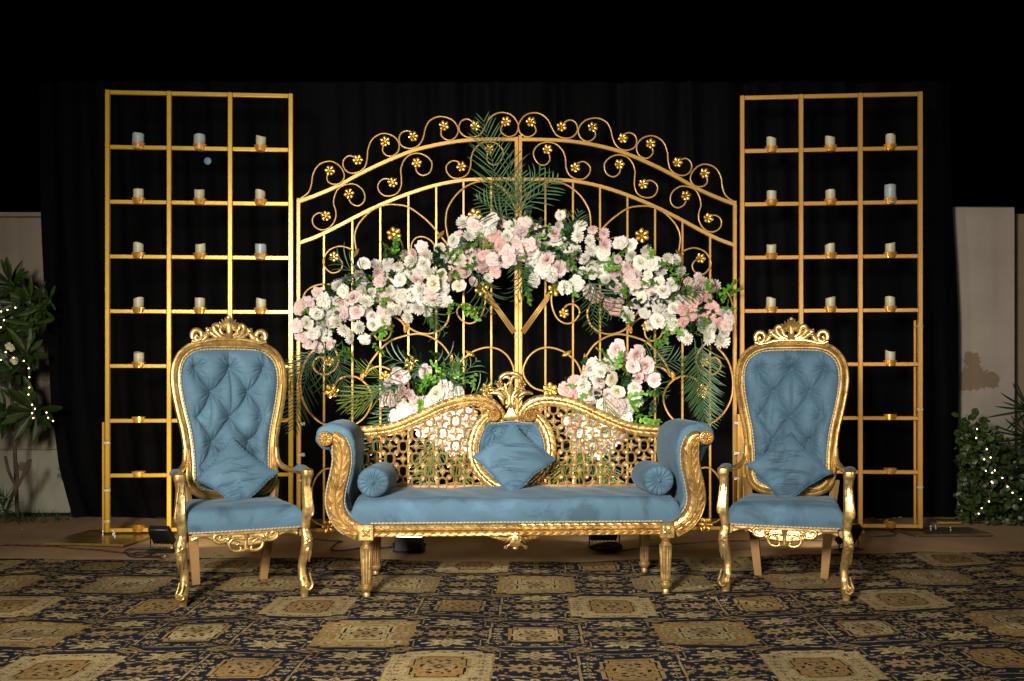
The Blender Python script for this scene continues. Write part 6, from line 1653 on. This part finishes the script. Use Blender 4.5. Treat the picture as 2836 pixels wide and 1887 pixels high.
cable('yellow cable winding from the right armchair past the right stand', [(2170, 1163), (2140, 1172), (2115, 1182), (2085, 1192), (2060, 1196), (2040, 1201), (2015, 1197), (1998, 1196), (1985, 1206), (1965, 1212), (1940, 1215)], CABLEY, 0.0045, 0.005, CABLEB)
cable('yellow wire loop lying on the matting near the right armchair', [(1942, 1222), (1948, 1214), (1975, 1213), (1990, 1214), (1975, 1222), (1990, 1228), (1960, 1230), (1940, 1226), (1925, 1230)], CABLEY, 0.004, 0.003)
cable('brown twisted cable looped on the matting at the right', [(1900, 1228), (1935, 1231), (1975, 1235), (2020, 1238), (2055, 1236), (2062, 1230), (2040, 1225), (2010, 1220), (1990, 1224), (1970, 1221)], CABLEN, 0.005, 0.004, CABLEB)
cable('dark cable end behind the left candle stand on the matting', [(330, 1192), (360, 1194), (395, 1195), (420, 1193)], CABLEB, 0.006)

# fallen petals and leaf scraps
def scrap(name, label, p, s, m, rz, long=1.0):
    mb = MB(); P = []
    for i in range(4):
        for j in range(3): u, v = i/3-.5, j/2-.5; P.append((u*s*long*(1-abs(v)), v*s*(1-2*abs(u)*0.6), 0.006+0.004*math.cos(u*5+v*3)))
    mb.grid(P, 4, 3); mb.grid([(x, y, z-0.003) for x, y, z in P], 4, 3)
    o = mb.build(name, m, auto=None); o.location = p; o.rotation_euler = (0, 0, rz); return tag(o, label, 'petal' if name == 'petal' else 'leaf', 'petals and leaves fallen on the floor')
SCR = simple('fallen_petal', (0.62, 0.60, 0.52), 0.6); SCP = simple('purple_petal', (0.16, 0.05, 0.14), 0.6)
WL_ = ['left of the left armchair, biggest of its neighbours', 'behind the front leg of the left armchair', 'at the far left edge', 'left of the left base board', 'by the left cable loop', 'under the left armchair seat',
       'between the left armchair and the sofa', 'by the wooden plank at the right', 'right of the right base board', 'in front of the right base board', 'in front of the right bush', 'just left of the front sofa leg']
PL_ = ['in front of the right armchair front leg', 'right of the sofa, near the front', 'just right of the front sofa leg', 'below the right armchair', 'near the right edge', 'in front of the sofa centre', 'in the front row left of centre', 'at the bottom edge, right of centre']
for i, (x, y, s) in enumerate(((381, 1547/1.2032, .03), (395, 1266, .02), (50, 1224, .02), (255, 1187+6, .02), (289, 1252, .02), (430, 1292, .02), (790, 1218+12, .02), (1985, 1178, .02), (2052, 1190, .02), (2112, 1240, .02), (2080, 1170+20, .018), (640, 1236, .02))):
    tag(scrap('petal', 'x', G(x, y), s, SCR, i*1.3), ('tiny white fallen petal on the matting '+WL_[i]))
for i, (x, y) in enumerate(((1817, 1447), (1784, 1480), (1706, 1460), (1926, 1498), (2225, 1508), (1330, 1362), (1260, 1440), (1732, 1530))):
    tag(scrap('petal', 'x', G(x, y)+Vector((0, 0, 0.012)), 0.022, SCP, i*1.7), 'tiny purple fallen petal on the carpet '+PL_[i])
for (x, y, lab) in ((488, 1281, 'small green leaf scrap on the matting seen under the left armchair'), (2063, 1462, 'green leaf scrap on the carpet in front of the right armchair'), (1660, 1555, 'green leaf sprig on the carpet at the bottom edge, right of centre')):
    o = put('leaf', SP_B[0], None, G(x, y)+Vector((0, 0, 0.016)), (R(80), 0, R(60)), 0.9); tag(o, lab, 'leaf', 'petals and leaves fallen on the floor')

# ------------------------------------------------------------------ garden plants with fairy lights
big_leaf = []
for sd in range(3):
    rr = random.Random(sd); mb = MB(); P = []; n = 12
    for i in range(n):
        t = i/(n-1); w = 0.036*math.sin(PI*min(1, 0.04+0.93*t))**0.75*(0.5+0.6*t if t < .6 else 0.86)
        for j in range(5):
            u = -1+j/2; P.append((w*u, -0.10*t*t*0.28+0.010*abs(u)+0.004*math.sin(t*40)*abs(u)*.3, 0.28*t - 0.03*t*t*sd))
    mb.grid(P, n, 5); big_leaf.append(mb.mesh('leaf', L_PLANT, True))
pl = thing('frangipani', 'frangipani shrub with long dark green leaves and white flowers at the left wall', 'shrub', tuple(at(30, 1180, 8.35))); pc = Vector(pl.location)
rr = random.Random(12)
cl = [(22, 655, 26, 1.0), (45, 700, 20, .9), (68, 692, 14, .8), (20, 760, 26, 1.05), (80, 745, 12, .85), (25, 850, 22, 1.1), (78, 948, 20, 1.15), (10, 960, 16, 1.0), (60, 815, 14, .9), (90, 710, 10, .7), (110, 690, 8, .6)]
for (x, y, n, s) in cl:
    for k in range(n):
        an = 360*k/n+rr.uniform(-12, 12); lean = rr.uniform(-0.15, 0.95)
        put('leaf', rr.choice(big_leaf), pl, at(x, y, 8.40+rr.uniform(-.06, .06))-pc, aim(an, lean, rr.uniform(-.5, .5)), s*rr.uniform(.75, 1.1))
for pts in ([(40, 1190), (36, 1080), (30, 960), (24, 850)], [(30, 1010), (60, 975), (78, 950)], [(26, 900), (22, 800), (20, 700), (22, 655)], [(24, 800), (50, 740), (45, 700)], [(50, 740), (90, 715)]):
    mb = MB(); mb.tube(spline([at(x, y, 8.45)-pc for x, y in pts], 5), 0.016, 7); mb.build('stem', BARK, pl)
mb = MB()
for k in range(5): petal_patch(mb, 2*PI*k/5, 1.3, .08, 1.0, .36, .05, 4, 4, 0, .02, -.2)
pm5 = mb.mesh('flower', petal('frangipani_petal', (.75, .75, .66), (.75, .60, .15), (.8, .5, .05)), True)
for (x, y) in ((20, 798), (33, 829), (26, 800), (36, 831), ):
    put('flower', pm5, pl, at(x, y, 8.18)-pc, (rr.uniform(-.5, .5), rr.uniform(0, 6), rr.uniform(-.5, .5)), 0.036)
dr = thing('dry_shrub', 'bare forked stump with thin spiky leaves at the lower left', 'shrub', tuple(at(20, 1195, 8.3))); dc = Vector(dr.location)
for pts in ([(4, 1200), (22, 1160), (40, 1100), (36, 1060)], [(28, 1140), (48, 1105), (66, 1060)], [(40, 1110), (60, 1090), (70, 1058)], [(34, 1115), (20, 1085), (12, 1050)]):
    mb = MB(); mb.tube(spline([at(x, y, 8.30)-dc for x, y in pts], 5), [0.016]*0 or 0.013, 7); mb.build('stem', BARK, dr)
blade = MB(); P = []
for i in range(8): t = i/7; w = 0.009*(1-t)**.6; P += [(-w, -.09*t*t+.002, .36*t), (0, -.09*t*t, .36*t), (w, -.09*t*t+.002, .36*t)]
blade.grid(P, 8, 3); bladem = blade.mesh('leaf', leafmat('dull_blade_leaf', (.035, .06, .025)), True)
for k in range(34): put('leaf', bladem, dr, at(8, 1165+rr.uniform(-25, 25), 8.15)-dc, aim(rr.uniform(-40, 200), rr.uniform(0, .9), 0), rr.uniform(.4, .75))
gm = MB()
for k in range(260):
    x = rr.uniform(-5.0, -3.75); y = rr.uniform(8.3, 8.85); h = rr.uniform(.02, .09); a = rr.uniform(0, 6.28)
    leaflet(gm, (x, y, 0), (.5*math.cos(a), .5*math.sin(a), 1), (math.sin(a), -math.cos(a), 0), h, .005, .3, 3)
for k in range(260):
    x = rr.uniform(3.9, 6.2); y = rr.uniform(8.3, 8.85); h = rr.uniform(.02, .09); a = rr.uniform(0, 6.28)
    leaflet(gm, (x, y, 0), (.5*math.cos(a), .5*math.sin(a), 1), (math.sin(a), -math.cos(a), 0), h, .005, .3, 3)
tag(gm.build('grass', L_PLANT, auto=None), 'short dark grass growing at the foot of the garden walls', 'grass', kind='stuff')
# right: leafy bush and spiky palm
def round_leaf(seed):
    mb = MB(); P = []
    for i in range(6):
        t = i/5; w = .024*math.sin(PI*min(1, .1+.85*t))**.7
        for j in range(3): u = j-1; P.append((w*u, -.01*t+.006*abs(u), .052*t))
    mb.grid(P, 6, 3); return mb.mesh('leaf', L_PLANT, True)
rl = round_leaf(1)
bu = thing('leafy_bush', 'low leafy green bush with fairy lights in front of the right wall', 'bush', tuple(at(2270, 1180, 8.4))); bc = Vector(bu.location)
sm = MB(); lv = [tuple(v.co) for v in rl.vertices]; lf = [tuple(p.vertices) for p in rl.polygons]
for k in range(2300):
    x = rr.uniform(2203, 2420); top = float(np.interp(x, [2200, 2225, 2250, 2275, 2300, 2330, 2420], [975, 958, 968, 985, 1010, 1040, 1080]))+abs(rr.gauss(0, 16))-14+9*math.sin(x*.21)
    y = top+(1205-top)*rr.random()**0.9
    if math.sin(x*.19+y*.07+1)*math.sin(y*.15-x*.06) > .30 and rr.random() < .85: continue
    D = 8.42+rr.uniform(-.28, .22)*min(1, (y-top)/60+.2); p = at(x, y, D)-bc
    M = aim(rr.uniform(0, 360), rr.uniform(-.3, 1.2), rr.uniform(-1, 1)).to_matrix()*rr.uniform(.5, 1.15)
    if k < 280: put('leaf', rl, bu, at(x, y, 8.16+rr.uniform(-.08, .06))-bc, M.to_euler(), rr.uniform(.6, 1.15))
    else: sm.add([M @ Vector(v)+p for v in lv], lf)
o = sm.build('foliage', L_PLANT, bu, auto=None); tag(o, kind='stuff')
for k in range(14):
    x = rr.uniform(2215, 2330); mb = MB(); mb.tube(spline([at(x, 1200, 8.42)-bc, at(x+rr.uniform(-15, 15), 1120, 8.40)-bc, at(x+rr.uniform(-25, 25), 1030+rr.uniform(-10, 30), 8.38)-bc], 5), .004, 5); mb.build('stem', BARK, bu)
for (x, y) in ((2238, 950), (2242, 958), (2236, 966), (2262, 972)):
    for k in range(4): put('leaf', rl, bu, at(x, y, 8.3)-bc, aim(90+rr.uniform(-70, 70), .3, 0), 1.0)
sp = thing('spiky_palm', 'spiky dark palm with thin radiating leaves at the right edge', 'palm', tuple(at(2390, 1180, 8.2))); spc = Vector(sp.location)
bl2 = MB(); P = []
for i in range(10): t = i/9; w = 0.011*math.sin(PI*min(1, .12+.88*t))**.7; P += [(-w, -.10*t*t+.002, .55*t-.10*t*t), (0, -.10*t*t, .55*t-.10*t*t), (w, -.10*t*t+.002, .55*t-.10*t*t)]
bl2.grid(P, 10, 3); bl2m = bl2.mesh('leaf', leafmat('palm_blade', (.02, .04, .018)), True)
for (cx_, cy_, n) in ((2372, 945, 46), (2375, 1010, 40)):
    for k in range(n): put('leaf', bl2m, sp, at(cx_, cy_, 8.15+rr.uniform(-.1, .1))-spc, aim(rr.uniform(60, 300), rr.uniform(-.2, 1.0), 0), rr.uniform(.45, .85))
mb = MB(); mb.tube([at(2385, 1200, 8.2)-spc, at(2380, 1080, 8.2)-spc, at(2372, 945, 8.2)-spc], .03, 8); mb.build('trunk', BARK, sp)
bulb = MB().sphere((0, 0, 0), 0.0052, 5, 8).mesh('bulb', FAIRY)
def lights(label, pts, D, c):
    t = thing('fairy_lights', label, 'fairy lights', tuple(at(*c, D))); o0 = Vector(t.location)
    q = spline([at(x, y, D)-o0 for x, y in pts], 5); q = [p+Vector((rr.uniform(-.01, .01), rr.uniform(-.01, .01), rr.uniform(-.012, .012))) for p in q]
    mb = MB(); mb.tube(q, .0016, 5); mb.build('wire', WIREW, t, auto=None)
    for x, y in pts: put('bulb', bulb, t, at(x, y, D-0.012)-o0)
F1 = lambda X, Y: (X*.51945, 465.4+Y*.51945); F2 = lambda X, Y: (2077.8+X*.53, 448.8+Y*.53)
lights('short string of warm fairy lights among the upper frangipani leaves', [F1(*p) for p in ((3, 555), (17, 524), (5, 485), (33, 478), (68, 468))], 8.1, (10, 720))
lights('string of warm fairy lights hanging down through the frangipani', [F1(*p) for p in ((3, 700), (25, 665), (60, 690), (105, 704), (127, 737), (130, 776), (130, 822), (126, 853), (142, 898), (155, 916), (142, 936), (148, 957))], 8.1, (60, 880))
lights('two fairy lights beside the black curtain edge at left', [F1(*p) for p in ((206, 933), (213, 956), (235, 970))], 8.1, (110, 955))
lights('string of fairy lights draped over the right bush', [F2(*p) for p in ((323, 1017), (319, 1056), (365, 1105), (354, 1149), (382, 1141), (361, 1199), (389, 1207), (400, 1197), (433, 1230), (455, 1267), (477, 1294), (513, 1322))], 7.95, (2290, 1070))
lights('lower strand of fairy lights trailing from the right bush to the ground', [F2(*p) for p in ((386, 1246), (390, 1251), (375, 1332), (343, 1361), (330, 1385))], 7.95, (2275, 1150))
bpy.context.view_layer.update()
print('objects', len(bpy.data.objects), 'tris', sum(len(o.data.polygons) for o in bpy.data.objects if o.type == 'MESH')*2)
